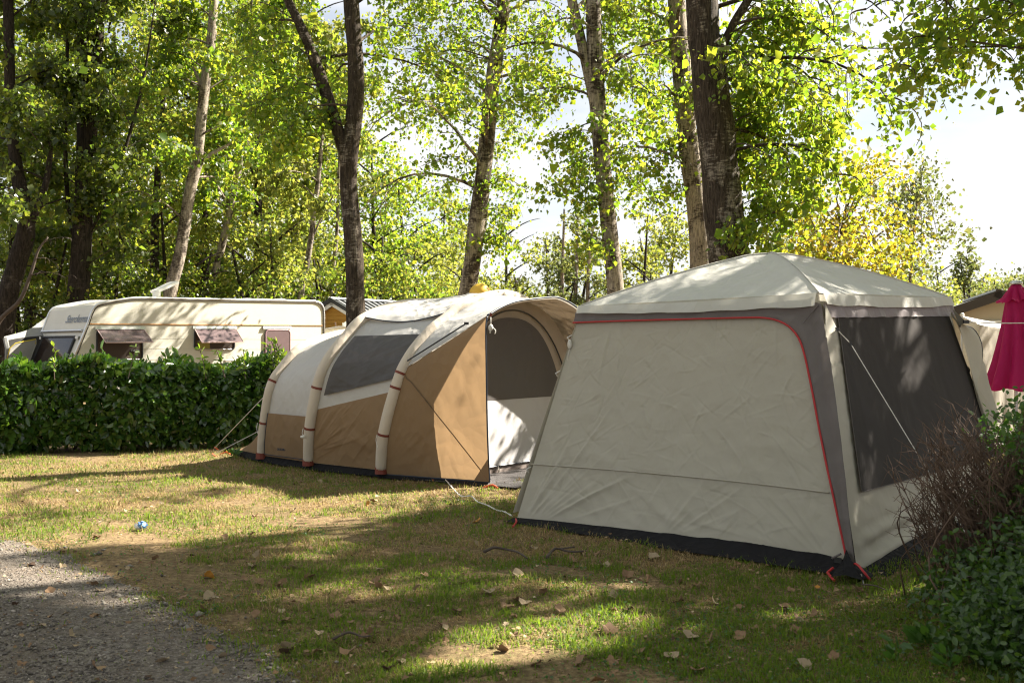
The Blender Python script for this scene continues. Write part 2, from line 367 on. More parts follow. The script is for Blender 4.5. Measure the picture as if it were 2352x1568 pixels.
def make_grass():
    r = RS(5); n = 330000
    Y = np.exp(r.uniform(math.log(3.7), math.log(16.5), n)); X = r.uniform(-1, 1, n) * (0.56 * Y + 0.6)
    P = np.stack([X, Y], -1)
    patch = waves(P, 1.5, 21) * 0.45 + waves(P, 5, 22) * 0.55 + 0.45 * waves(P, 14, 29) + .3 * waves(P, 34, 30)   # high = dry
    bare = waves(P, 2.3, 31) + 0.5 * waves(P, 9, 32)
    keep = ~inside(GZ, X, Y) & ~inside(TT, X, Y)
    jj = 0.08 + 0.22 * r.rand(n) ** 2; tr = inside(TRACK, X + jj * r.normal(size=n), Y + jj * r.normal(size=n)); keep &= ~(tr & (r.rand(n) > 0.015))
    keep &= ~((bare > 0.72) & (r.rand(n) > 0.12)) & ~((bare > 0.5) & (r.rand(n) > 0.5))
    X, Y, patch, P = X[keep], Y[keep], patch[keep], P[keep]; n = len(X)
    dry = np.clip(0.53 - 0.08 * np.clip((8.2 - Y) / 1.5, 0, 1) + 0.46 * patch + 0.15 * r.normal(size=n) - 0.30 * np.exp(-((X - 1.2) ** 2 + (Y - 4.6) ** 2) / 2.0), 0, 1)
    L = (0.022 + 0.03 * r.rand(n) ** 2) * (1.15 - 0.35 * dry) * (1 + 0.5 * (r.rand(n) > 0.97)); L *= (0.8 + 0.045 * Y) * np.clip(1.0 - .4 * waves(P, 8, 35) - .25 * (bare[keep] > .5), .45, 1.7)
    wd = (0.0017 + 0.0016 * r.rand(n)) * (0.75 + 0.06 * Y)
    a = r.uniform(0, 6.28, n); lean = np.clip(np.abs(r.normal(0.75, 0.45, n)) + 0.5 * dry * r.rand(n), 0, 1.45); b = a + r.normal(0, 0.5, n)
    dx, dy = np.cos(a) * wd, np.sin(a) * wd; lx, ly = -np.sin(b), np.cos(b); z = ghei(X, Y)
    m1, m2 = 0.55, 1.0
    def row(t, lf, ww): 
        h = L * t; return np.stack([X + lx * h * np.sin(lf) - dx * ww, Y + ly * h * np.sin(lf) - dy * ww, z + h * np.cos(lf) - 0.002], -1), np.stack([X + lx * h * np.sin(lf) + dx * ww, Y + ly * h * np.sin(lf) + dy * ww, z + h * np.cos(lf) - 0.002], -1)
    p0, p1 = row(0, lean * 0, 1.0); p2, p3 = row(m1, lean * 0.7, 0.9); p4, _ = row(m2, lean, 0.0)
    V = np.stack([p0, p1, p3, p2, p4], 1).reshape(-1, 3); o = 5 * np.arange(n)[:, None]
    Fc = np.concatenate([o + np.array([[0, 1, 2]]), o + np.array([[0, 2, 3]]), o + np.array([[3, 2, 4]])], 1).reshape(-1, 3)
    me = npmesh('grass', V, Fc); at = me.attributes.new('dry', 'FLOAT', 'POINT'); at.data.foreach_set('value', np.repeat(dry, 5).astype(np.float32))
    t = NT('grass_blade'); rnd = t.n('NewGeometry').outputs['Random Per Island']; d = t.n('Attribute', attribute_name='dry').outputs['Fac']
    g = t.ramp(rnd, [(0, (0.032, 0.07, 0.010)), (0.6, (0.075, 0.13, 0.016)), (1, (0.15, 0.19, 0.03))])
    s = t.ramp(rnd, [(0, (0.15, 0.095, 0.042)), (0.5, (0.30, 0.21, 0.1)), (1, (0.48, 0.37, 0.19))])
    k = t.ramp(d, [(0.4, 0.0), (0.66, 1.0)]); c = t.mix(k, g, s); tcx = t.mix(k, (0.28, 0.42, 0.03), (0.46, 0.34, 0.15))
    struct('grass', me, t.done(t.translucent(t.pbr(c, 0.6, None, 0, 0.25), tcx, 0.42)), 'stuff')
make_grass()

def leaf_arrays(P, size, r, droop=0.4, width=0.8, fold=0.25, flat=0.0, tips=None):
    """kite-shaped folded leaves: four vertices, two triangles each"""
    n = len(P); d = r.normal(size=(n, 3)); d[:, 2] = d[:, 2] * (1 - flat) - droop * 1.6
    if tips is not None: d = 0.6 * d + tips
    d = nrm(d); q = r.normal(size=(n, 3)); q[:, 2] += flat * 4
    nn = nrm(q - d * np.sum(q * d, 1, keepdims=True)); sd = np.cross(d, nn); s = size[:, None]
    fo = (fold * (0.5 + r.rand(n)))[:, None]; w = (width * (0.85 + 0.3 * r.rand(n)))[:, None] * 0.5
    b = P; tp = P + d * s - nn * s * 0.12 * fo
    rt = P + d * s * 0.38 + sd * w * s + nn * s * fo * 0.35; lf = P + d * s * 0.38 - sd * w * s + nn * s * fo * 0.35
    V = np.stack([b, rt, tp, lf], 1).reshape(-1, 3); o = 4 * np.arange(n)[:, None]
    return V, np.concatenate([o + [[0, 1, 2]], o + [[0, 2, 3]]], 1).reshape(-1, 3)

def make_litter():
    r = RS(91); n = 5200; Y = np.exp(r.uniform(math.log(3.8), math.log(14.5), n)); X = r.uniform(-1, 1, n) * (.56 * Y + .4); ok = ~inside(GZ, X, Y) & ~inside(TT, X, Y); X, Y = X[ok], Y[ok]; n = len(X)
    P3 = np.stack([X, Y, ghei(X, Y) + .010 + .016 * r.rand(n)], -1); V, Fc = leaf_arrays(P3, np.exp(r.normal(math.log(.016), .45, n)) * (.8 + .05 * Y), r, 0, .8, .5, .8)
    t = NT('litter'); c = t.ramp(t.n('NewGeometry').outputs['Random Per Island'], [(0, (.06, .035, .02)), (.5, (.2, .12, .065)), (.9, (.36, .26, .15)), (1, (.45, .36, .25))]); struct('leaf_litter', npmesh('leaf_litter', V, Fc), t.done(t.pbr(c, .85, None, 0, .2)), 'stuff')
make_litter()

def make_clover():
    r = RS(77); n0 = 34000; Y = np.exp(r.uniform(math.log(3.7), math.log(15), n0)); X = r.uniform(-1, 1, n0) * (0.56 * Y + 0.4); P = np.stack([X, Y], -1)
    k = waves(P, 1.9, 41) + 0.5 * waves(P, 7, 42) + 0.9 * np.exp(-((X - 1.5) ** 2 + (Y - 4.6) ** 2) / 1.6)
    ok = (k > 0.42) & ~inside(TRACK, X, Y) & ~inside(GZ, X, Y) & ~inside(TT, X, Y); X, Y = X[ok], Y[ok]; n = len(X)
    P3 = np.stack([X, Y, ghei(X, Y) + 0.008 + 0.022 * r.rand(n)], -1)
    V, Fc = leaf_arrays(P3, (0.008 + 0.014 * r.rand(n)) * (0.8 + 0.05 * Y), r, 0.0, 0.9, 0.2, 0.75)
    struct('clover', npmesh('clover', V, Fc), M_WEED, 'stuff')
make_clover()

# ------------------------------------------------------------------ screen shelter (gazebo tent)
F_BEI = m_fabric('beige_canvas', (0.50, 0.47, 0.395), 0.22, (0.42, 0.385, 0.30), 0.24, 4.2, 0.7)
F_ROOF = m_fabric('pale_roof_canvas', (0.60, 0.595, 0.545), 0.2, (0.5, 0.48, 0.4), 0.35, 4.5, 0.62, spec=0.35)
F_GREY = m_fabric('grey_canvas', (0.155, 0.135, 0.13), 0.12, (0.12, 0.1, 0.09), 0.35, 5, 0.65, spec=0.35)
F_MESH = m_fabric('grey_mesh', (0.05, 0.045, 0.043), 0.08, (0.05, 0.042, 0.038), 0.25, 2.6, 0.8, spec=0.15, stretch=(1, 1, 0.4))
F_BLACK = m_fabric('black_groundsheet', (0.012, 0.0115, 0.013), 0.0, None, 0.5, 6, 0.8, spec=0.15)
M_RED = m_plain('red_trim', (0.42, 0.022, 0.025), 0.6)
M_ROPE = m_plain('cord', (0.62, 0.6, 0.55), 0.8, bump=0.4, scale=30)
M_BLK = m_plain('black_plastic', (0.02, 0.02, 0.022), 0.4)
M_STEEL = m_plain('steel', (0.5, 0.5, 0.5), 0.3, 1.0)

def build_shelter():
    C0, C1, C2 = A3(2.254, 6.53, 0), A3(0, 8.58, 0), A3(4.30, 8.78, 0); C3 = C1 + C2 - C0
    E0, E1 = px(1880, 672, 7.15), px(1334, 702, 8.65)
    AP = px(1764, 577, 8.7)
    root = thing('screen_shelter', 'big pale canvas dining shelter with grey and red trimmed walls and a dark mesh side', 'tent', (C0 + C1 + C2 + C3) / 4)
    def plane(a, b, m):
        n = nrm(np.cross(b - a, m - a)); return n if np.dot(n, a - (C0 + C3) / 2 * A3(1, 1, 0)) > 0 else -n
    nf = plane(C1, C0, (E0 + E1) / 2); nf = nf if nf[1] < 0 else -nf
    E0, E1 = onplane(1880, 672, C0, nf), onplane(1334, 702, C0, nf)
    nr = plane(C0, C2, E0); nr = nr if nr[0] > 0 else -nr
    E2 = onplane(2176, 681, C0, nr); E3 = E1 + E2 - E0; E3[2] = 1.9
    fp = lambda x, y, o=0.0: onplane(x, y, C1 if 0 else (C0 + C1) / 2, nf) + nf * o
    rp = lambda x, y, o=0.0: onplane(x, y, (C0 + C2) / 2, nr) + nr * o
    def patch(tl, tr, br, bl, nu, nv, n, amp=0.012, seed=1, off=0.0, low=0.0, lift=0.0, edge=0.06, cre=None):
        u = np.linspace(0, 1, nu)[None, :, None]; v = np.linspace(0, 1, nv)[:, None, None]
        P = (1 - v) * ((1 - u) * tl + u * tr) + v * ((1 - u) * bl + u * br)
        U, V2 = np.broadcast_to(u[..., 0], (nv, nu)), np.broadcast_to(v[..., 0], (nv, nu))
        Q = np.stack([U * np.linalg.norm(br - bl), V2 * np.linalg.norm(bl - tl)], -1)
        fade = np.clip(np.minimum(np.minimum(U, 1 - U), np.minimum(V2, 1 - V2)) / edge, 0, 1)
        d = amp * (0.55 * waves(Q, 3.0, seed) + 0.35 * waves(Q, 8, seed + 1, ridged=True) + 0.10 * waves(Q, 19, seed + 2, ridged=True))
        if low:
            rad = (Q[..., 0] * 0.9 + (Q[..., 1].max() - Q[..., 1]) * 1.6)
            d = d + low * V2 ** 3 * (0.6 * np.sin(rad * 13 + 2.5 * waves(Q, 2.2, seed + 5)) + 0.4 * np.sin(rad * 24 + 3 * waves(Q, 3, seed + 6))) * (0.5 + 0.5 * waves(Q, 2, seed + 7))
        if cre: d = d + creases(Q, **cre)
        P = P + n * ((d * fade) - (amp * 0.9) + off)[..., None]
        P[..., 2] += lift * np.sin(math.pi * U) * V2 ** 4
        return P
    # front wall, beige, in full; grey frame proud of it
    b1, b0 = fp(1186, 1190), fp(1941, 1290)
    G = patch(E1, E0, b0, b1, 340, 240, nf, 0.010, 3, 0, 0.012, 0.035, cre=dict(n=420, seed=12, amp=.0048, wd=.0085, ln=(.06, .42), fan=[(0.02, 2.1, -1.35, -.15, 16, .5, 1.5, .012, .022), (2.95, 2.1, -2.9, -2.0, 8, .3, .9, .008, .02), (3.0, 2.02, 3.0, 3.3, 5, .6, 1.8, .010, .018), (1.4, 2.05, -1.2, -.3, 8, .3, .9, .009, .02), (.5, .02, .9, 1.7, 6, .3, .8, .006, .02)]))
    part('front_wall', MB().grid(G), F_BEI, root, True)
    red = [(1319, 742), (1400, 739), (1500, 736), (1600, 733.5), (1700, 731), (1755, 731), (1790, 738), (1818, 754), (1838, 780), (1850, 815), (1860, 860), (1870, 910), (1882, 975), (1897, 1050), (1912, 1120), (1926, 1185), (1938, 1240), (1948, 1290)]
    out = [(1324, 717), (1400, 714), (1500, 711), (1600, 708), (1700, 705), (1780, 702), (1840, 700), (1884, 697), (1892, 730), (1902, 790), (1912, 850), (1922, 920), (1931, 990), (1939, 1060), (1947, 1130), (1954, 1200), (1960, 1250), (1966, 1296)]
    ri, ro = catmull([fp(*p) for p in red], 90), catmull([fp(*p) for p in out], 90); rows = []
    for k in np.linspace(0, 1, 9):
        P = ri * (1 - k) + ro * k; s = np.linspace(0, 1, 90)
        rows.append(P + nf * (0.012 + 0.010 * math.sin(k * 9.4) * (0.5 + 0.5 * waves(np.stack([s * 4, np.full(90, k * 0.3)], -1), 3, 8)) + 0.004 * waves(np.stack([s * 9, np.full(90, k)], -1), 6, 9))[:, None])
    part('wall_border', MB().grid(np.array(rows)), F_GREY, root, True)
    part('red_piping', MB().tube(ri + nf * 0.018, 0.0075, 6), M_RED, root, True)
    part('corner_seam', MB().tube([fp(1848, 745, 0.026), fp(1866, 722, 0.026), fp(1884, 702, 0.026)], 0.004, 5), F_GREY, root)
    sm = catmull([fp(1220, 1065), fp(1400, 1078), (fp(1600, 1096)), fp(1760, 1113), fp(1905, 1131)], 50)
    part('wall_seam', MB().tube(sm + nf * 0.004, 0.006, 5), F_BEI, root, True)
    # right wall: beige sheet, mesh window, grey band
    br0, br2 = rp(1972, 1318), rp(2296, 1178)
    G = patch(E0, E2, br2, br0, 150, 150, nr, 0.008, 33, 0, 0.012, 0.05, cre=dict(n=150, seed=13, amp=.005, wd=.014, ln=(.1, .45), ang=(-.35, .5)))
    V2 = np.linspace(0, 1, 150)[:, None] * np.ones((1, 150)); U = np.linspace(0, 1, 150)[None] * np.ones((150, 1))
    G = G + nr * (0.022 * np.sin((V2 - 0.8) * 75 + 1.5 * np.sin(U * 5)) * np.clip((V2 - 0.84) * 12, 0, 1) * np.clip(U * 8, 0, 1) * np.clip((0.55 - U) * 4, 0, 1))[..., None]
    part('side_wall', MB().grid(G), F_BEI, root, True)
    w = [rp(1921, 729), rp(2176, 726), rp(2292, 1046), rp(1975, 1130)]
    part('mesh_window', MB().grid(patch(w[0], w[1], w[2], w[3], 90, 90, nr, 0.008, 51, 0.020, edge=0.02, cre=dict(n=40, seed=14, amp=.004, wd=.02, ln=(.15, .6), ang=(1.2, .4)))), F_MESH, root, True)
    part('window_edging', MB().tube([w[0] + nr * 0.013, w[3] + nr * 0.013, w[2] + nr * 0.013, w[1] + nr * 0.013], 0.003, 5), F_GREY, root)
    g = [rp(1884, 697, 0.008), rp(2184, 697, 0.008), rp(2191, 727, 0.014), rp(1897, 731, 0.014)]
    u = np.linspace(0, 1, 70)
    G = patch(*g, 70, 9, nr, 0.010, 61, 0.016, edge=0.01); G = G + nr * (0.008 * np.sin(u * 75 + 2 * np.sin(u * 9)) * np.clip(1.4 - u, 0.3, 1))[None, :, None] * np.linspace(0, 1, 9)[:, None, None]
    part('side_band', MB().grid(G), m_fabric('mauve_grey_canvas', (0.25, 0.215, 0.225), 0.1, (0.2, 0.16, 0.16), 0.3, 6, 0.55, spec=0.45), root, True)
    # the two walls away from the camera
    part('rear_wall', MB().grid(patch(E2, E3, C3, C2, 20, 20, nrm(A3(0.67, 0.74, 0)), 0.01, 5)), F_BEI, root, True)
    part('left_wall', MB().grid(patch(E3, E1, C1 + A3(0, 0, 0.07), C3, 20, 20, nrm(A3(-0.74, 0.67, 0)), 0.01, 6)), F_BEI, root, True)
    part('floor_sheet', MB().add([C0 * 0.97 + C3 * 0.03 + A3(0, 0, 0.02), C2 * 0.97 + C1 * 0.03 + A3(0, 0, 0.02), C3 + A3(0, 0, 0.02), C1 * 0.97 + C2 * 0.03 + A3(0, 0, 0.02)], [(0, 1, 2, 3)]), F_BLACK, root)
    # roof: four curved panels and a hanging hem
    cs = [E1, E0, E2, E3]; R = []
    top = AP
    for c, bul in zip(cs, (0.04, 0.06, 0.05, 0.05)):
        t = np.linspace(0, 1, 36)[:, None]; m = (c + top) / 2 + A3(0, 0, bul * 2) + (top - c) * A3(1, 1, 0) * 0.02
        q = (1 - t) ** 2 * c + 2 * t * (1 - t) * m + t * t * top; q[:, 2] -= 0.02 * np.clip((t[:, 0] - 0.9) * 10, 0, 1); R.append(q)
    for k in range(4):
        a, b = R[k], R[(k + 1) % 4]; u = np.linspace(0, 1, 110 if k < 2 else 46); v = np.linspace(0, 1, 36); 
        if k < 2: v = np.linspace(0, 1, 80); a, b = resample(a, 80), resample(b, 80)
        P = a[:, None] * (1 - u)[None, :, None] + b[:, None] * u[None, :, None]
        fade = np.clip(np.minimum(u, 1 - u) * 9, 0, 1)[None] * np.clip(np.minimum(v, 1 - v) * 8 + 0.1, 0, 1)[:, None]
        Q = P[..., :2]; d = 0.010 * waves(Q @ np.array([[0.5, 0.2], [0.2, 2.0]]), 4, 70 + k) + 0.006 * waves(Q, 9, 80 + k, ridged=True) + 0.002 * waves(Q, 20, 85 + k, ridged=True)
        if k < 2: d = d + creases(Q, 110, 70 + k, .006, .016, (.15, .7), (1.0 if k == 0 else .4, .45)) + creases(Q, 40, 90 + k, .006, .013, (.06, .25))
        P = P.copy(); P[..., 2] += d * fade - 0.05 * (4 * u * (1 - u))[None] * (v * (1 - v) * 4)[:, None] - 0.018 * (4 * u * (1 - u))[None] * (1 - v)[:, None]
        part('roof_panel', MB().grid(P), F_ROOF, root, True)
        e = P[0]; od = nrm(np.cross(e[-1] - e[0], A3(0, 0, 1))); od = od if np.dot(od, e[0] - (C0 + C3) / 2) > 0 else -od
        drop = np.linspace(0, 1, 8)[:, None, None]; hgt = 0.084 if k != 0 else np.linspace(0.065, 0.098, len(u))[None, :, None]
        H = e[None] + od * (0.034 + 0.03 * drop + 0.004 * drop * np.sin(u * 40 + k)[None, :, None]) - A3(0, 0, 1) * drop * (hgt + 0.006 * waves(np.stack([u * 6, u * 0], -1), 3, 90 + k)[None, :, None])
        part('roof_hem', MB().grid(H), F_ROOF, root, True)
    part('ridge_seam', MB().tube(R[1] + A3(0, 0, 0.004), 0.006, 5), F_ROOF, root, True)
    part('ridge_seam', MB().tube(R[0] + A3(0, 0, 0.004), 0.006, 5), F_ROOF, root, True)
    part('ridge_seam', MB().tube(R[2] + A3(0, 0, 0.004), 0.006, 5), F_ROOF, root, True)
    # black mud skirts
    def skirt(tops, n, seed, w0=0.16):
        T = resample(tops, 70); rows = []
        for k, v in enumerate(np.linspace(0, 1, 9)):
            q = T.copy() + n * A3(1, 1, 0) * (w0 * v ** 1.5 * (1 + 0.25 * waves(T[:, :2], 3, seed)))[:, None]
            q[:, 2] = T[:, 2] * (1 - v) ** 1.3 + 0.012 + 0.012 * waves(q[:, :2], 14, seed + 1) * math.sin(math.pi * v) + 0.006 * (v < 1)
            rows.append(q)
        return MB().grid(np.array(rows))
    ft = catmull([fp(1180, 1192), fp(1400, 1212), fp(1640, 1238), fp(1850, 1270), fp(1936, 1290)], 60) - nf * 0.01
    part('mud_skirt', skirt(ft, nf, 3), F_BLACK, root, True)
    part('mud_skirt', skirt(catmull([br0, br0 * 0.6 + br2 * 0.4 + A3(0, 0, 0.07), br2], 40), nr, 4, 0.2), F_BLACK, root, True)
    part('corner_gusset', MB().grid([[fp(1938, 1288, 0.02), fp(1948, 1262, 0.03), fp(1962, 1290, 0.03), rp(1985, 1308, 0.02)], [gp(1908, 1334) + A3(0, 0, 0.03), gp(1940, 1338) + A3(0, 0, 0.05), gp(1976, 1345) + A3(0, 0, 0.04), gp(2010, 1330) + A3(0, 0, 0.02)]]), F_BLACK, root)
    part('red_piping', MB().tube(catmull([fp(1948, 1285, 0.02), fp(1952, 1305, 0.03), gp(1966, 1330) + A3(0, 0, 0.10), gp(1984, 1338) + A3(0, 0, 0.07), gp(2000, 1340) + A3(0, 0, 0.02)], 20), 0.008, 6), M_RED, root, True)
    part('red_piping', MB().tube([fp(1928, 1306, 0.10), fp(1924, 1318, 0.16) , gp(1916, 1338) + A3(0, 0, 0.015)], 0.009, 6), M_RED, root)
    part('red_piping', MB().tube(catmull([fp(1188, 1192, 0.02), gp(1186, 1206) + A3(0, 0, 0.03), gp(1178, 1215) + A3(0, 0, 0.02)], 10), 0.009, 6), M_RED, root)
    part('hook_patch', MB().box(fp(1926, 1291, 0.012), (0.05, 0.006, 0.065), [nrm(C0 - C1), nf, A3(0, 0, 1)]), M_BLK, root)
    part('toggle', MB().tube([fp(1914, 1282, 0.02), fp(1936, 1272, 0.03)], 0.008, 6), F_GREY, root)
    part('ground_peg', MB().tube([gp(1978, 1336) + A3(0, 0, 0.05), gp(1986, 1350)], 0.004, 6), M_STEEL, root)
    # corner tab, its guy line, and ties on the left edge
    tab = [rp(1889, 700, 0.02), rp(1907, 760, 0.05), rp(1890, 776, 0.02)]
    part('guy_tab', MB().prism(tab, nr * 0.004), F_BEI, root)
    pg = A3(3.12, 6.5, 0.02)
    part('guy_rope', MB().tube([tab[1], rp(1924, 797, 0.10), pg], 0.0035, 5), M_ROPE, root)
    part('rope_slider', MB().box(rp(1924, 797, 0.10), (0.02, 0.015, 0.035)), M_BLK, root)
    part('rope_slider', MB().box(tab[1], (0.03, 0.02, 0.025)), M_BLK, root)
    part('ground_peg', MB().tube([pg + A3(-0.03, 0, 0.06), pg + A3(0.02, 0, -0.05)], 0.005, 6), M_STEEL, root)
    t2 = [px(2187, 708, 8.85), px(2219, 739, 8.75), px(2205, 748, 8.85)]
    part('guy_tab', MB().prism(t2, A3(0, 0.004, 0)), F_BEI, root)
    part('guy_rope', MB().tube([t2[1], px(2280, 742, 10.0), A3(9.0, 13.6, 1.82)], 0.006, 5), M_ROPE, root)
    part('rope_slider', MB().box(t2[1], (0.05, 0.02, 0.03)), M_BLK, root)
    for p in ((1311, 775), (1284, 857), (1217, 1077)):
        c = fp(*p, 0.0) + A3(-0.01, 0, 0)
        m = MB().tube([c + A3(0.02, 0, 0.02), c + A3(-0.02, -0.01, 0), c + A3(0, -0.01, -0.03)], 0.006, 5)
        if p[1] < 800:
            m.ball(c + A3(0.0, -0.02, -0.06), 0.03, 8, 6, (0.7, 0.7, 1.5)); m.tube(catmull([c + A3(0, -0.02, -0.09), c + A3(-0.02, -0.02, -0.2), c + A3(-0.01, -0.02, -0.3)], 8), 0.003, 4)
        part('tie_cord', m, M_ROPE, root, True)
    # open rear door flap seen past the right edge
    lft = catmull([px(2186, 715, 8.9), px(2203, 750, 8.95), px(2225, 830, 9.0), px(2242, 895, 9.0), px(2262, 960, 9.0)], 24)
    zip_ = catmull([px(2203, 749, 9.1), px(2222, 750, 9.35), px(2236, 756, 9.5), px(2250, 777, 9.55), px(2256, 805, 9.55), px(2252, 842, 9.45), px(2241, 871, 9.3), px(2241, 900, 9.2), px(2262, 965, 9.15)], 24)
    G = [lft * (1 - k) + zip_ * k + A3(0, 0.05, 0) * math.sin(k * 6.28) for k in np.linspace(0, 1, 8)]
    part('door_flap', MB().grid(np.array(G)), F_BEI, root, True)
    part('door_zip', MB().tube(zip_, 0.009, 6), M_BLK, root, True)
    part('door_flap', MB().grid([[px(2250, 815, 9.7), px(2262, 835, 9.75)], [px(2240, 880, 9.6), px(2272, 880, 9.75)], [px(2240, 970, 9.6), px(2300, 970, 9.75)]]), F_BEI, root)
    part('door_tie', MB().tube(catmull([px(2222, 842, 9.1), px(2227, 850, 9.05), px(2224, 860, 9.05)], 8), 0.006, 5), M_BLK, root)
build_shelter()

# ------------------------------------------------------------------ tan inflatable tent
F_TAN = m_fabric('tan_canvas', (0.295, 0.20, 0.115), 0.3, (0.36, 0.235, 0.125), 0.4, 4.0, 0.7)
F_LGR = m_fabric('light_grey_canvas', (0.56, 0.55, 0.53), 0.25, (0.5, 0.47, 0.42), 0.3, 4.5, 0.6, spec=0.35)
F_BEAM = m_fabric('cream_beam_sleeve', (0.60, 0.53, 0.44), 0.1, (0.5, 0.42, 0.32), 0.18, 5, 0.6, spec=0.3)
F_LIN = m_fabric('cream_lining', (0.52, 0.45, 0.37), 0.3, (0.5, 0.41, 0.31), 0.25, 4, 0.7)
F_WHT = m_fabric('white_inner_cloth', (0.66, 0.65, 0.66), 0.25, (0.55, 0.53, 0.52), 0.25, 4, 0.7)
F_WIN = m_fabric('charcoal_curtain', (0.075, 0.07, 0.068), 0.08, (0.06, 0.05, 0.05), 0.4, 3.4, 0.6, spec=0.35, stretch=(1, 1, 2.0))
F_DOOR = m_fabric('grey_door_mesh', (0.13, 0.118, 0.112), 0.18, (0.11, 0.09, 0.08), 0.3, 3.0, 0.6, spec=0.3)
M_NAVY = m_plain('navy_piping', (0.012, 0.022, 0.045), 0.5)
M_RUST = m_plain('rust_strap', (0.17, 0.034, 0.02), 0.7)
M_OR = m_plain('orange_peg', (0.75, 0.13, 0.04), 0.5)
def text_part(txt, size, origin, ex, ey, mat, parent, name='lettering', shear=0.0, depth=0.0008, bold=0.0):
    cu = bpy.data.curves.new('lettering', 'FONT'); cu.body = txt; cu.size = size; cu.extrude = depth; cu.shear = shear; cu.align_x = 'CENTER'; cu.align_y = 'CENTER'; cu.offset = bold; cu.resolution_u = 3
    o = bpy.data.objects.new('lettering_source', cu); me = bpy.data.meshes.new_from_object(o); bpy.data.objects.remove(o); bpy.data.curves.remove(cu)
    ez = nrm(np.cross(ex, ey)); og = np.asarray(origin) - ORG[parent.name]
    me.transform(Matrix(((ex[0], ey[0], ez[0], og[0]), (ex[1], ey[1], ez[1], og[1]), (ex[2], ey[2], ez[2], og[2]), (0, 0, 0, 1))))
    return link(name, me, mat, parent)

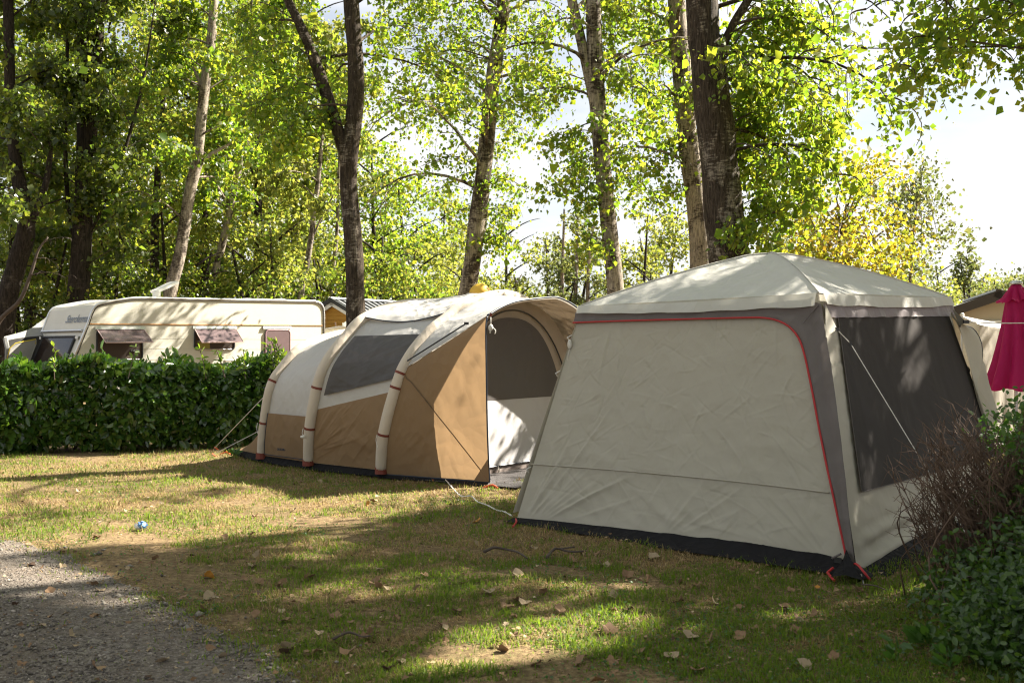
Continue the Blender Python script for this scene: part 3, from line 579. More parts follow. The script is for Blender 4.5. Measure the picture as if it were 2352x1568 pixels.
def build_tent():
    ang = math.radians(37); a = A3(math.cos(ang), -math.sin(ang), 0); w = A3(math.sin(ang), math.cos(ang), 0); Z = A3(0, 0, 1)
    B = [gp(600, 1060), gp(708, 1078), gp(875, 1097), gp(1125, 1117)]; tip = gp(518, 1041)
    Wd = 3.2
    prof = [[(0, 0), (-.05, .44), (-.04, .97), (.12, 1.25), (.38, 1.49), (.85, 1.63), (1.25, 1.69), (1.6, 1.71)],
            [(0, 0), (-.09, .55), (-.07, 1.1), (.04, 1.37), (.26, 1.63), (.46, 1.82), (.85, 1.97), (1.25, 2.04), (1.6, 2.06)],
            [(0, 0), (-.09, .5), (-.03, 1.08), (.09, 1.38), (.33, 1.65), (.55, 1.8), (.82, 1.96), (1.25, 2.09), (1.6, 2.13)],
            [(0, 0), (-.04, .6), (-.06, 1.3), (-.06, 1.76), (.03, 1.845), (.3, 1.945), (.56, 2.0), (1.09, 2.055), (1.35, 2.055), (1.72, 1.95), (2.2, 1.72), (2.7, 1.3), (3.0, .8), (3.2, 0)]]
    lean = [0.5, 0.52, 0.55, 0.0]; arcs = []
    for k in range(4):
        p = prof[k]
        if k < 3: p = p + [(Wd - s, z) for s, z in p[-2::-1]]
        arcs.append(catmull([B[k] + w * s + a * (lean[k] * z / 2.1) + Z * z for s, z in p], 241))
    root = thing('inflatable_tent', 'tan and light grey family tent held up by three cream air beams, porch open', 'tent', (B[0] + B[3]) / 2 + w * 1.6)
    def arc(k, t):
        x = np.clip(t, 0, 1) * 240; i = np.minimum(x.astype(int), 239); fr = (x - i)[..., None]; return arcs[k][i] * (1 - fr) + arcs[k][i + 1] * fr
    def tz(k, z): return np.argmax(arcs[k][:, 2] >= z) / 240.0
    cen = [B[k] + w * 1.6 + Z * 0.55 for k in range(4)]
    def zone(k, m, ta, tb, c0=0.0, c1=1.0, nu=26, nv=24, off=-0.02, amp=0.012, seed=1, belly=0.0, ridged=0.25, slump=0.0, cre=None):
        c = np.linspace(c0, c1, nu)[None, :]; v = np.linspace(0, 1, nv)[:, None]
        PA = arc(k, ta[0] + (ta[1] - ta[0]) * v[:, 0])[:, None]; PB = arc(m, tb[0] + (tb[1] - tb[0]) * v[:, 0])[:, None]
        P = PA * (1 - c)[..., None] + PB * c[..., None]; ce = (cen[k] * (1 - c)[..., None] + cen[m] * c[..., None])
        o = nrm((P - ce) * (1 - np.abs(a)) + 1e-9); q = np.stack([c * 1.3 + 0 * v, v * np.linalg.norm(PA[-1, 0] - PA[0, 0]) + 0 * c], -1)
        ed = np.clip(np.minimum(np.minimum(c - c0, c1 - c) * 10 / max(c1 - c0, 1e-6), np.minimum(v, 1 - v) * 8) + 0.15, 0, 1)
        d = off + amp * ed * (waves(q, 4, seed) * 0.7 + ridged * waves(q, 11, seed + 1, ridged=True)) + belly * np.sin(math.pi * c) * np.sin(math.pi * v)
        if cre: d = d + creases(q, **cre) * ed
        P = P + o * d[..., None]; P[..., 2] -= slump * np.sin(math.pi * np.clip((c - c0) / (c1 - c0), 0, 1)) * (1 - v) ** 2
        return P
    def Zp(name, mat, *aa, label=None, **kw):
        return part(name, MB().grid(zone(*aa, **kw)), mat, root, True, label)
    # bay between the first two beams
    t1, t2, t3 = (lambda z: tz(0, z)), (lambda z: tz(1, z)), (lambda z: tz(2, z))
    Zp('lower_panel', F_TAN, 0, 1, (t1(.06), t1(.62)), (t2(.06), t2(.64)), seed=2)
    Zp('upper_panel', F_LGR, 0, 1, (t1(.62), 1 - t1(.62)), (t2(.64), 1 - t2(.64)), seed=4, nv=120, nu=60, belly=-0.05, cre=dict(n=70, seed=6, amp=.006, wd=.018, ln=(.1, .5), ang=(.2, .6)))
    Zp('lower_panel', F_TAN, 0, 1, (1 - t1(.62), 1), (1 - t2(.64), 1), seed=5)
    G = zone(0, 1, (t1(.105), t1(.63)), (t2(.115), t2(.65)), 0.07, 0.96, off=0.012, amp=0.003, seed=8)
    FLAP = G
    part('vent_flap', MB().grid(G), F_TAN, root, True)
    part('flap_piping', MB().tube(np.vstack([G[::-1, 0], G[0], G[:, -1]]), 0.006, 5), M_NAVY, root, True)
    # bay between second and third beams: tan, white band, window, grey
    Zp('lower_panel', F_TAN, 1, 2, (t2(.06), t2(.72)), (t3(.06), t3(1.0)), seed=12, amp=0.014, nu=110, nv=90, cre=dict(n=26, seed=3, amp=.006, wd=.018, ln=(.2, .6), ang=(.75, .25), fan=[(0.0, .15, .15, 1.1, 14, .5, 1.1, .012, .026), (1.28, .1, 1.9, 2.9, 8, .3, .7, .008, .02)]))
    Zp('pale_band', F_LGR, 1, 2, (t2(.72), t2(.86)), (t3(1.0), t3(1.15)), seed=14, amp=0.006, nv=8)
    Zp('upper_panel', F_LGR, 1, 2, (t2(.86), 1 - t2(.72)), (t3(1.15), 1 - t3(1.0)), seed=15, nv=140, nu=60, belly=-0.03, amp=0.012, cre=dict(n=50, seed=5, amp=.006, wd=.02, ln=(.2, .6)))
    Zp('lower_panel', F_TAN, 1, 2, (1 - t2(.72), 1), (1 - t3(1.0), 1), seed=16)
    Zp('side_window', F_WIN, 1, 2, (t2(.86), t2(1.60)), (t3(1.14), t3(1.63)), c0=0.12, c1=0.96, off=0.012, amp=0.010, seed=18, nu=70, nv=50, cre=dict(n=16, seed=8, amp=.006, wd=.025, ln=(.3, .9), ang=(.35, .2)))
    # loose fly sheet over the top, sagging between the beams
    G = zone(1, 2, (t2(1.82), 1 - t2(1.82)), (t3(1.84), 1 - t3(1.84)), -0.03, 1.0, nu=100, nv=120, off=0.05, amp=0.02, seed=22, belly=0.03, ridged=0.4, slump=0.09, cre=dict(n=40, seed=7, amp=.010, wd=.026, ln=(.3, 1.0), ang=(.1, .5)))
    part('roof_fly', MB().grid(G), F_LGR, root, True); part('fly_piping', MB().tube(G[0], 0.007, 5), M_NAVY, root, True)
    # rear slope
    rear = [tip + w * s for s in np.linspace(0, Wd, 241)]; rear = np.array(rear) + Z * 0.05
    def rearz(t0, t1_, seed, n=20):
        v = np.linspace(0, 1, n); TT_ = np.linspace(t0, t1_, 30); A = arc(0, TT_); R = rear[(TT_ * 240).astype(int)]
        P = A[None] * (1 - v)[:, None, None] + R[None] * v[:, None, None]
        P = P + (nrm(A3(-0.5, 0.2, 0.8)) * (0.012 * waves(P, 4, seed) - 0.07 * np.sin(math.pi * v)[:, None])[..., None]); return P
    part('rear_panel', MB().grid(rearz(0, t1(.75), 30)), F_TAN, root, True)
    part('rear_panel', MB().grid(rearz(t1(.75), 1 - t1(.75), 31)), F_LGR, root, True)
    part('rear_panel', MB().grid(rearz(1 - t1(.75), 1, 32)), F_TAN, root, True)
    # porch: front side panel, hood, far side
    tb, tf = t3(1.22), tz(3, 1.80)
    G = zone(2, 3, (t3(.05), tb), (tz(3, .03), tf), nu=90, nv=90, off=0.0, amp=0.009, seed=40, cre=dict(n=22, seed=4, amp=.004, wd=.02, ln=(.2, .7), ang=(1.2, .4), fan=[(0.0, .05, .2, 1.3, 8, .3, .9, .007, .024)]))
    part('porch_panel', MB().grid(G), F_TAN, root, True)
    part('porch_piping', MB().tube(G[:, -1], 0.009, 6), M_NAVY, root, True)
    part('porch_piping', MB().tube(G[0] + A3(0, -0.004, -0.005), 0.008, 6), M_NAVY, root, True)
    diag = [G[-1 - i, i] for i in range(90)]
    part('panel_seam', MB().tube(np.array(diag) + A3(-0.004, -0.008, 0), 0.006, 5), m_plain('brown_seam', (0.14, 0.09, 0.05), 0.8), root, True)
    part('corner_patch', MB().add([G[0, -1] + A3(-0.006, -0.012, 0), G[13, -1] + A3(-0.006, -0.012, 0), G[0, -13] + A3(-0.006, -0.012, 0)], [(0, 1, 2)]), m_plain('brown_patch', (0.2, 0.13, 0.07), 0.8), root)
    H = zone(2, 3, (tb, 0.93), (tf, 0.90), nu=34, nv=90, off=0.01, amp=0.010, seed=44, belly=-0.03)
    part('porch_hood', MB().grid(H), F_LGR, root, True)
    Hin = zone(2, 3, (tb + 0.02, 0.92), (tf + 0.012, 0.89), 0.05, 0.985, nu=30, nv=80, off=-0.012, amp=0.008, seed=45, belly=-0.03)
    part('hood_lining', MB().grid(Hin), F_LIN, root, True)
    part('hood_piping', MB().tube(H[:, -1], 0.011, 6), M_NAVY, root, True)
    Zp('porch_panel', F_TAN, 2, 3, (0.93, 1.0), (0.90, 1.0), seed=47)
    part('tension_strap', MB().tube([H[1, 2] + A3(-0.01, -0.03, 0.03), H[2, 24] + A3(-0.01, -0.03, 0.04)], 0.009, 5), M_BLK, root)
    part('strap_buckle', MB().box(H[2, 24] + A3(-0.01, -0.035, 0.04), (0.05, 0.02, 0.03)), M_BLK, root)
    # inner door wall across the porch
    W0 = B[2] + a * 0.85; nd = a
    def wall(s, z, o=0.0): return W0 + w * s + Z * z + nd * o
    def sheet(s0, s1, zlo, zhi, o, seed, n=40, m=30, amp=0.008):
        S = np.linspace(s0, s1, n); G = []
        for v in np.linspace(0, 1, m):
            zz = np.array([zlo(s) * (1 - v) + zhi(s) * v for s in S])
            d = o + amp * waves(np.stack([S, zz], -1), 3.5, seed) + amp * 0.5 * waves(np.stack([S, zz], -1), 9, seed + 1, ridged=True)
            G.append([wall(s, z, q) for s, z, q in zip(S, zz, d)])
        return MB().grid(np.array(G))
    ell = lambda c, hw, ht: (lambda s: ht * max(1 - min(abs((s - c) / hw), 1) ** 2.3, 0) ** (1 / 2.3))
    part('inner_wall', sheet(0.16, 2.85, lambda s: 0.0, lambda s: ell(1.45, 1.46, 2.05)(s) + 0.0, 0.0, 3, amp=0.004), F_LIN, root, True)
    top = ell(1.32, 1.16, 1.84)
    part('door_mesh', sheet(0.22, 2.42, lambda s: 0.87, lambda s: max(top(s), 0.88), 0.018, 5, 60, 40), F_DOOR, root, True)
    part('door_valance', sheet(0.22, 2.48, lambda s: 0.10, lambda s: 0.868, 0.020, 7, 40, 24), F_WHT, root, True)
    part('door_sill', sheet(0.22, 2.55, lambda s: 0.01, lambda s: 0.095, 0.024, 9, 20, 4, 0.004), m_fabric('taupe_sill', (0.2, 0.165, 0.15), 0, None, 0.3, 6), root, True)
    part('sill_piping', MB().tube([wall(0.24, 0.10, 0.035), wall(2.55, 0.10, 0.035)], 0.008, 5), M_NAVY, root)
    arch = [wall(1.36 + 1.3 * math.cos(t), 1.93 * max(math.sin(t), 0) ** 0.87, 0.03) for t in np.linspace(2.55, 0.03, 60)]
    part('door_zip', MB().tube(arch, 0.010, 6), M_BLK, root, True)
    part('cloth_loop', MB().tube(catmull([wall(1.02, 0.10, 0.05), wall(1.0, 0.06, 0.07), wall(1.02, 0.02, 0.06), wall(1.04, 0.06, 0.06), wall(1.02, 0.10, 0.05)], 14), 0.004, 5), M_ROPE, root)
    # beams, straps, feet
    for k in range(3):
        f = arcs[k].copy(); f = f[4:-4:2]
        r_ = np.full(len(f), 0.068) if k else np.full(len(f), 0.062)
        i1 = [np.argmin(np.abs(f[:60, 2] - z)) for z in (1.16, 1.62)]
        for i in i1: r_[i] *= 0.965
        bm = part('air_beam', MB().tube(f, r_, 16), F_BEAM, root, True)
        for z in ((.52, 1.03) if k < 2 else (.53, 1.03, 1.19)):
            i = np.argmin(np.abs(f[:60, 2] - z)); d = nrm(f[i + 1] - f[i - 1])
            part('strap', MB().tube([f[i] - d * 0.014, f[i] + d * 0.014], 0.0715 if k else 0.0655, 16), M_RUST, bm)
        part('foot', MB().tube([f[0] - Z * 0.03 - A3(0, 0, 0.02), f[0] + Z * 0.03], [0.074, 0.071], 14), M_RUST, bm)
        part('foot', MB().tube([f[-1] - Z * 0.05, f[-1] + Z * 0.03], [0.074, 0.071], 14), M_RUST, bm)
        i = np.argmin(np.abs(f[:60, 2] - 0.5)); c = f[i] + A3(-0.07, -0.05, 0)
        m = MB().tube(catmull([c, c + A3(-0.01, -0.01, -0.06), c + A3(0.005, -0.015, -0.14 if k != 1 else -0.08)], 8), 0.004, 4)
        if k == 1: m.ball(c + A3(0, -0.02, -0.10), 0.025, 8, 6, (1.3, 1, 0.8))
        part('tie_cord', m, M_ROPE, bm)
    # base band, groundsheet
    base = [tip, B[0], B[1], B[2], B[3]]
    base = [np.array(p) for p in base]; P = resample(base, 90); out = nrm(A3(-0.6, -0.8, 0))
    rows = [P + Z * 0.085 - out * 0.02, P + Z * 0.05 + out * 0.01, P + Z * 0.012 + out * (0.05 + 0.03 * waves(P[:, :2], 5, 3))[:, None]]
    part('mud_skirt', MB().grid(np.array(rows)), F_BLACK, root, True)
    t = NT('woven_groundsheet'); n = t.noise(180, 2, 0.6); 
    m = t.done(t.pbr((0.05, 0.045, 0.045), t.ramp(n, [(0.4, 0.2), (0.7, 0.6)]), t.bump(n, 0.8, 0.01), 0, 0.8))
    gs = [tip + out * 0.02, B[0], B[1], B[2], B[3] + a * 0.35 + out * 0.02, B[3] + a * 0.45 + w * 3.2, tip + w * 3.2]
    part('groundsheet', MB().prism([p + Z * 0.016 for p in gs], Z * 0.008), m, root)
    # rolled cord under the hood, pegs, guy ropes, lettering
    c = px(1127, 752, 10.6); m = MB().ball(c, 0.03, 10, 8, (0.9, 0.8, 1.25)); m.tube([c + A3(0, 0, .03), c + A3(0, 0, .12)], 0.006, 5); m.tube(catmull([c + A3(.02, 0, 0), c + A3(.05, 0, -.03), c + A3(.045, 0, -.07)], 8), 0.006, 5); m.tube([c, c + A3(-.005, -.02, -.06)], 0.008, 5)
    part('cord_bundle', m, M_ROPE, root, True)
    part('cord_tab', MB().box(c + A3(0, 0, .135), (0.025, 0.01, 0.04)), M_RUST, root)
    for p, q in (((612, 905), (492, 1034)), ((603, 985), (487, 1050))):
        A_ = px(*p, 13.0); e = gp(*q)
        part('guy_rope', MB().tube([A_, e + Z * 0.03], 0.005, 5), M_ROPE, root); part('ground_peg', MB().tube([e + Z * 0.05, e + A3(0.06, 0.02, 0.0)], 0.012, 6), M_OR, root)
    for q in ((1012, 1107), (1130, 1124), (520, 1046)):
        e = gp(*q); part('ground_peg', MB().tube(catmull([e + Z * 0.02 + A3(-.09, 0, 0), e + Z * 0.05, e + Z * 0.02 + A3(0.06, -.03, 0)], 6), 0.011, 6), M_OR, root)
    text_part('QUECHUA', 0.036, FLAP[4, 11] + out * 0.012, a, Z, M_NAVY, root, bold=0.0015)
build_tent()

# ------------------------------------------------------------------ caravan behind the hedge
def m_alu(name, col):
    t = NT(name); d = t.noise(1.3, 6, 0.7, 0.4, (1, 1, 0.5)); c = t.mix(d, tuple(x * 0.86 for x in col), tuple(x * 1.08 for x in col))
    h = t.vor(75); return t.done(t.pbr(c, 0.5, t.bump(h, 0.35, 0.004), 0, 0.4))
M_CAR = m_alu('hammered_cream_aluminium', (0.57, 0.55, 0.475)); M_TRIM = m_plain('aluminium_trim', (0.6, 0.6, 0.6), 0.35, 0.85)
M_RUB = m_plain('black_rubber', (0.018, 0.018, 0.02), 0.55); M_CREAM = m_plain('cream_plastic', (0.62, 0.59, 0.50), 0.45)
M_OCH = m_plain('ochre_stripe', (0.42, 0.19, 0.045), 0.5); M_IN = m_plain('dark_brown_interior', (0.05, 0.032, 0.022), 0.7)
M_WHITE = m_plain('white_plastic', (0.72, 0.72, 0.70), 0.4)
def m_acryl(name, tint, mixv, rough=0.12):
    t = NT(name); g = t.n('BsdfGlossy'); g.inputs['Roughness'].default_value = rough; g.inputs['Color'].default_value = (0.9, 0.85, 0.88, 1)
    tr = t.n('BsdfTransparent'); tr.inputs['Color'].default_value = (*tint, 1)
    df = t.n('BsdfDiffuse'); df.inputs['Color'].default_value = (0.42, 0.31, 0.31, 1)
    m1 = t.n('MixShader'); m1.inputs[0].default_value = mixv; t.l(tr.outputs[0], m1.inputs[1]); t.l(df.outputs[0], m1.inputs[2])
    m2 = t.n('MixShader'); fr = t.n('Fresnel'); fr.inputs[0].default_value = 1.5; t.l(fr.outputs[0], m2.inputs[0]); t.l(m1.outputs[0], m2.inputs[1]); t.l(g.outputs[0], m2.inputs[2])
    return t.done(m2.outputs[0])
M_ACR = m_acryl('tinted_acrylic', (0.74, 0.64, 0.64), 0.32); M_SMOKE = m_acryl('smoked_acrylic', (0.3, 0.24, 0.24), 0.25)
def m_glass_dark(name):
    t = NT(name); return t.done(t.pbr((0.03, 0.022, 0.018), 0.10, t.bump(t.noise(3, 2), 0.05, 0.02), 0, 0.25))
M_GLS = m_glass_dark('dark_glass')

def build_caravan():
    th = math.radians(46); l = nrm(A3(math.cos(th), math.sin(th), 0.012)); b = A3(-math.sin(th), math.cos(th), 0); up = nrm(np.cross(l, b)); n = -b
    K = px(166, 830, 21.0); K = A3(K[0], K[1], 0)
    sp = lambda x, y, o=0.0: onplane(x, y, K, n) + n * o
    WID = 2.3
    root = thing('caravan', 'cream touring caravan with an ochre stripe and two hinged side windows propped open', 'caravan', K + l * 2.7 + b * 1.0)
    # side outline from the photograph, then down to the floor
    tp = [(202, 740), (208, 722), (215, 707), (225, 699), (246, 694), (285, 687), (320, 684), (400, 685.5), (560, 688.5), (700, 691), (724, 692), (736, 697), (742, 707), (743.5, 722)]
    prof = [sp(*p) for p in tp]
    lowL = sp(166, 830); d = nrm(lowL - sp(202, 740)); kz = (lowL[2] - 0.5) / -d[2]; bl = lowL + d * kz
    br = sp(743.5, 830); br = br - up * (br[2] - 0.5)
    poly = [bl] + list(catmull(prof, 60)) + [br]
    N = len(poly)
    part('body', MB().prism(poly, b * WID), M_CAR, root)
    # pressed side panels, separated by grooves
    ys = [744.5, 777, 800, 826, 858, 880]
    yb = lambda y, x: y + (x - 210) * 0.0065
    P = np.array(poly); L = P @ l; zmin = K[2]
    def edges(y):               # where a level line leaves the outline, as points on the side plane
        q0, q1 = sp(100, yb(y, 100)), sp(800, yb(y, 800)); c0 = A3(0, 0, 0)
        hits = []
        for i in range(N):
            p, r2 = P[i], P[(i + 1) % N]; s1 = np.dot(np.cross(q1 - q0, p - q0), n); s2 = np.dot(np.cross(q1 - q0, r2 - q0), n)
            if s1 * s2 < 0: hits.append(p + (r2 - p) * s1 / (s1 - s2))
        hits.sort(key=lambda q: np.dot(q, l)); return hits[0], hits[-1]
    for y0, y1 in zip(ys[:-1], ys[1:]):
        (a0, a1), (c0, c1) = edges(y0), edges(y1); g = 0.004
        part('side_panel', MB().prism([c0 + up * g + l * .03, c1 + up * g - l * .03, a1 - up * g - l * .03, a0 - up * g + l * .03], n * 0.012), M_CAR, root)
    hi = [p for p in catmull(prof, 60) if p[2] > sp(400, 744)[2]]; (a0, a1) = edges(743)
    part('side_panel', MB().prism([a0 + l * .03 + up * .004, a1 - l * .03 + up * .004] + [p - up * 0.03 + l * 0.02 * (1 if i < 20 else -1) for i, p in reversed(list(enumerate(hi)))], n * 0.012), M_CAR, root)
    q0, q1 = edges(744); part('stripe', MB().tube([q0 + n * .018 + l * .04, q1 + n * .018 - l * .04], 0.012, 4), M_OCH, root)
    rim = np.array([bl] + list(catmull(prof, 80)) + [br])
    part('edge_trim', MB().tube(rim + n * 0.012, 0.028, 8), M_TRIM, root, True)
    part('edge_trim', MB().tube(rim + b * (WID + 0.01), 0.028, 8), M_TRIM, root, True)
    part('rubber_strip', MB().tube(rim + n * 0.03 - up * 0.032 - l * np.linspace(-0.02, 0.02, len(rim))[:, None], 0.009, 5), M_RUB, root, True)
    # windows: openings backed by a dark interior, acrylic flaps on struts
    def rr(x0, y0, x1, y1, o, r=0.09, nseg=5):
        A, B_, C, D = sp(x0, y1), sp(x1, y1), sp(x1, y0), sp(x0, y0); out = []
        for p, u1, u2 in ((A, up, l), (B_, -l, up), (C, -up, -l), (D, l, -up)):
            for k in range(nseg + 1):
                t = k / nseg * math.pi / 2; out.append(p + u1 * r * (1 - math.sin(t)) + u2 * r * (1 - math.cos(t)) + n * o)
        return np.array(out)
    def win(x0, y0, x1, y1, rail, flap=None):
        w_ = part('window', MB().prism(rr(x0, y0, x1, y1, 0.013), n * 0.006), M_IN, root)
        R = rr(x0, y0, x1, y1, 0.022); part('frame', MB().tube(np.vstack([R, R[:2]]), 0.022, 6), M_RUB, w_, True)
        part('sill', MB().tube([sp(x0 + 8, y1 - 1, 0.04), sp(x1 - 8, y1 - 1, 0.04)], 0.014, 5), M_TRIM, w_)
        part('window_rail', MB().hexa([sp(rail[0], rail[2], 0.012), sp(rail[1], rail[2], 0.012), sp(rail[1], rail[2], 0.06), sp(rail[0], rail[2], 0.06), sp(rail[0], rail[2] - 6, 0.012), sp(rail[1], rail[2] - 6, 0.012), sp(rail[1], rail[2] - 6, 0.045), sp(rail[0], rail[2] - 6, 0.045)]), M_TRIM, w_)
        if flap:
            h0, h1 = sp(flap[0], flap[2], 0.05), sp(flap[1], flap[2], 0.05); dn = nrm(n * math.sin(flap[4]) - up * math.cos(flap[4])) * flap[3]; nn = nrm(np.cross(h1 - h0, dn))
            fl = part('window_flap', MB().prism([h0, h1, h1 + dn, h0 + dn], nn * 0.008), M_ACR, w_)
            i0, i1 = h0 + (h1 - h0) * .07 + dn * .1 , h1 - (h1 - h0) * .07 + dn * .1
            part('window_flap', MB().prism([i0 + nn * .012, i1 + nn * .012, i1 + dn * .8 + nn * .03, i0 + dn * .8 + nn * .03], nn * 0.006), M_SMOKE, w_)
            part('flap_rim', MB().tube([h0, h0 + dn, h1 + dn, h1], 0.011, 5), m_plain('pinkish_rim', (0.5, 0.36, 0.34), 0.4), w_)
            for s in (0.06, 0.94):
                p = h0 + (h1 - h0) * s; part('strut', MB().tube([p - up * 0.28 - n * 0.02, p + dn * 0.86], 0.010, 5), M_TRIM, w_)
        return w_
    w1 = win(222, 757, 326, 826, (217, 331, 756), (221, 329, 757, 0.50, 0.98))
    part('bottle', MB().tube([sp(298, 806, 0.03), sp(318, 806, 0.03)], 0.03, 8), M_BLK, w1)
    w2 = win(446, 757, 537, 803, (441, 541, 755), (445, 540, 756, 0.44, 0.80))
    part('curtain', MB().box(sp(468, 793, 0.022), (0.28, 0.004, 0.2), [l, b, up]), m_plain('yellow_curtain', (0.3, 0.27, 0.06), 0.8), w2)
    w3 = win(608, 760, 664, 815, (602, 667, 755))
    part('pane', MB().prism(rr(609, 759, 663, 816, 0.03), n * 0.02), m_plain('mauve_pane', (0.15, 0.105, 0.11), 0.25), w3)
    R = rr(608, 758, 664, 818, 0.045); part('pane_rim', MB().tube(np.vstack([R, R[:2]]), 0.014, 6), m_plain('mauve_rim', (0.33, 0.2, 0.23), 0.4), w3, True)
    gx = [sp(515, 826, 0.015), sp(558, 826, 0.015), sp(558, 838, 0.015), sp(515, 838, 0.015)]
    gr = part('vent_grille', MB().prism(gx, n * 0.012), M_CREAM, root)
    for k in range(4):
        p0, p1 = gx[0] + (gx[3] - gx[0]) * (k + .5) / 4, gx[1] + (gx[2] - gx[1]) * (k + .5) / 4
        part('slat', MB().tube([p0 + n * .02 + l * .02, p1 + n * .02 - l * .02], 0.010, 4), M_CREAM, gr)
    # raked front: window between cream posts, rail, clips, lettering
    e1, e2 = sp(202, 740), sp(166, 830); d1 = nrm(e2 - e1); fn = nrm(np.cross(d1, b)); fn = fn if np.dot(fn, l) < 0 else -fn
    fpnt = lambda s, t, o: e1 + b * s + d1 * t + fn * o
    FL = np.linalg.norm(bl - e1)
    fw = part('front_window', MB().prism([fpnt(.28, .34, .012), fpnt(2.02, .34, .012), fpnt(2.02, 1.25, .012), fpnt(.28, 1.25, .012)], fn * 0.02), M_GLS, root)
    part('frame', MB().tube([fpnt(.28, .34, .03), fpnt(2.02, .34, .03), fpnt(2.02, 1.25, .03), fpnt(.28, 1.25, .03), fpnt(.28, .34, .03)], 0.03, 6), M_RUB, fw)
    part('front_rail', MB().tube([fpnt(.05, .2, .03), fpnt(2.25, .2, .03)], 0.03, 6), M_TRIM, root)
    for s in (.14, 2.16): part('rail_clip', MB().box(fpnt(s, .36, .03), (.06, .12, .06)), M_TRIM, root)
    text_part('Sterckeman', 0.26, fpnt(.55, -.08, .02), -b, -d1, m_plain('blue_grey_print', (0.13, 0.16, 0.2), 0.5), root, shear=0.25, bold=0.002)
    # roof fittings
    roof = lambda x, s, z: sp(x, 686) + b * s - up * (sp(x, 686)[2] - np.interp(x, [320, 400, 560, 700], [sp(320, 684)[2], sp(400, 685.5)[2], sp(560, 688.5)[2], sp(700, 691)[2]])) + up * z
    for x in (597, 673): part('roof_vent', MB().tube([roof(x, .6, 0.0), roof(x, .6, .045), roof(x, .6, .06)], [.2, .19, .12], 14), M_WHITE, root, True)
    s0 = roof(407, 1.0, 0); an = part('satellite_antenna', MB().tube([s0, s0 + up * .2], .09, 10), M_WHITE, root)
    c = s0 + up * .16; dx, dz = nrm(l * .9 + up * .42), nrm(up * .9 - l * .42)
    part('antenna_panel', MB().box(c + dx * .25 + dz * .05, (.55, .42, .06), [dx, b, dz]), M_WHITE, an)
    # chassis, wheel
    part('chassis', MB().box(K + l * 2.9 + b * 1.07 + up * .42, (4.8, 1.7, .12), [l, b, up]), M_RUB, root)
    for s in (.12, 2.0):
        c = K + l * 3.3 + b * s + A3(0, 0, .31); wl = part('wheel', MB().tube([c - b * .09, c + b * .09], .31, 20), M_RUB, root); part('rim', MB().tube([c - b * .1, c + b * .1], .19, 14), M_TRIM, wl)
    # awning on its far side
    aw = thing('caravan_awning', 'grey awning with a yellow edged window on the far left of the cream caravan', 'awning', K - l * 1.2 + b * 2.6)
    F_AW = m_fabric('grey_awning', (0.26, 0.26, 0.25), 0.15, None, 0.3, 3); F_AWD = m_fabric('dark_awning', (0.05, 0.048, 0.045), 0.1, None, 0.3, 3)
    base = px(130, 740, 22.9)
    r0, r1, r2, r3 = px(130, 722, 23.0), px(9, 773, 22.0), px(24, 782, 21.9), px(124, 768, 22.6)
    top = catmull([px(112, 724, 23.6), px(96, 736, 23.4), px(64, 757, 22.7), px(9, 773, 22.0)], 20); low = resample([r3, r2], 20)[:, :] * 1.0
    low = catmull([px(108, 770, 22.7), px(70, 773, 22.4), px(40, 777, 22.1), px(13, 782, 21.9)], 20)
    part('awning_roof', MB().grid(np.array([top, (top + low) / 2, low])), F_AW, aw, True)
    wl = resample(low, 20); bt = wl.copy(); bt[:, 2] = 0.0
    part('awning_wall', MB().grid(np.array([wl, wl * .5 + bt * .5, bt])), F_AWD, aw, True)
    wn = [px(20, 826, 21.85), px(27, 799, 21.9), px(40, 788, 22.0), px(86, 779, 22.4), px(86, 790, 22.4), px(70, 830, 22.3), px(60, 860, 22.2), px(18, 860, 21.85)]
    wn = [p + A3(0.0, -0.05, 0) for p in wn]
    wp = part('awning_window', MB().prism(wn, A3(0.01, -0.015, 0)), m_plain('pale_blind', (0.34, 0.33, 0.31), 0.6), aw)
    part('yellow_piping', MB().tube([p + A3(0, -0.03, 0) for p in wn[:5]], 0.012, 5), m_plain('yellow_piping', (0.5, 0.38, 0.03), 0.6), wp, True)
    part('awning_edge', MB().tube([px(12, 776, 21.9), px(17, 800, 21.85), A3(px(14, 850, 21.85)[0], 21.85, 0)], 0.05, 6), F_AW, aw)
build_caravan()
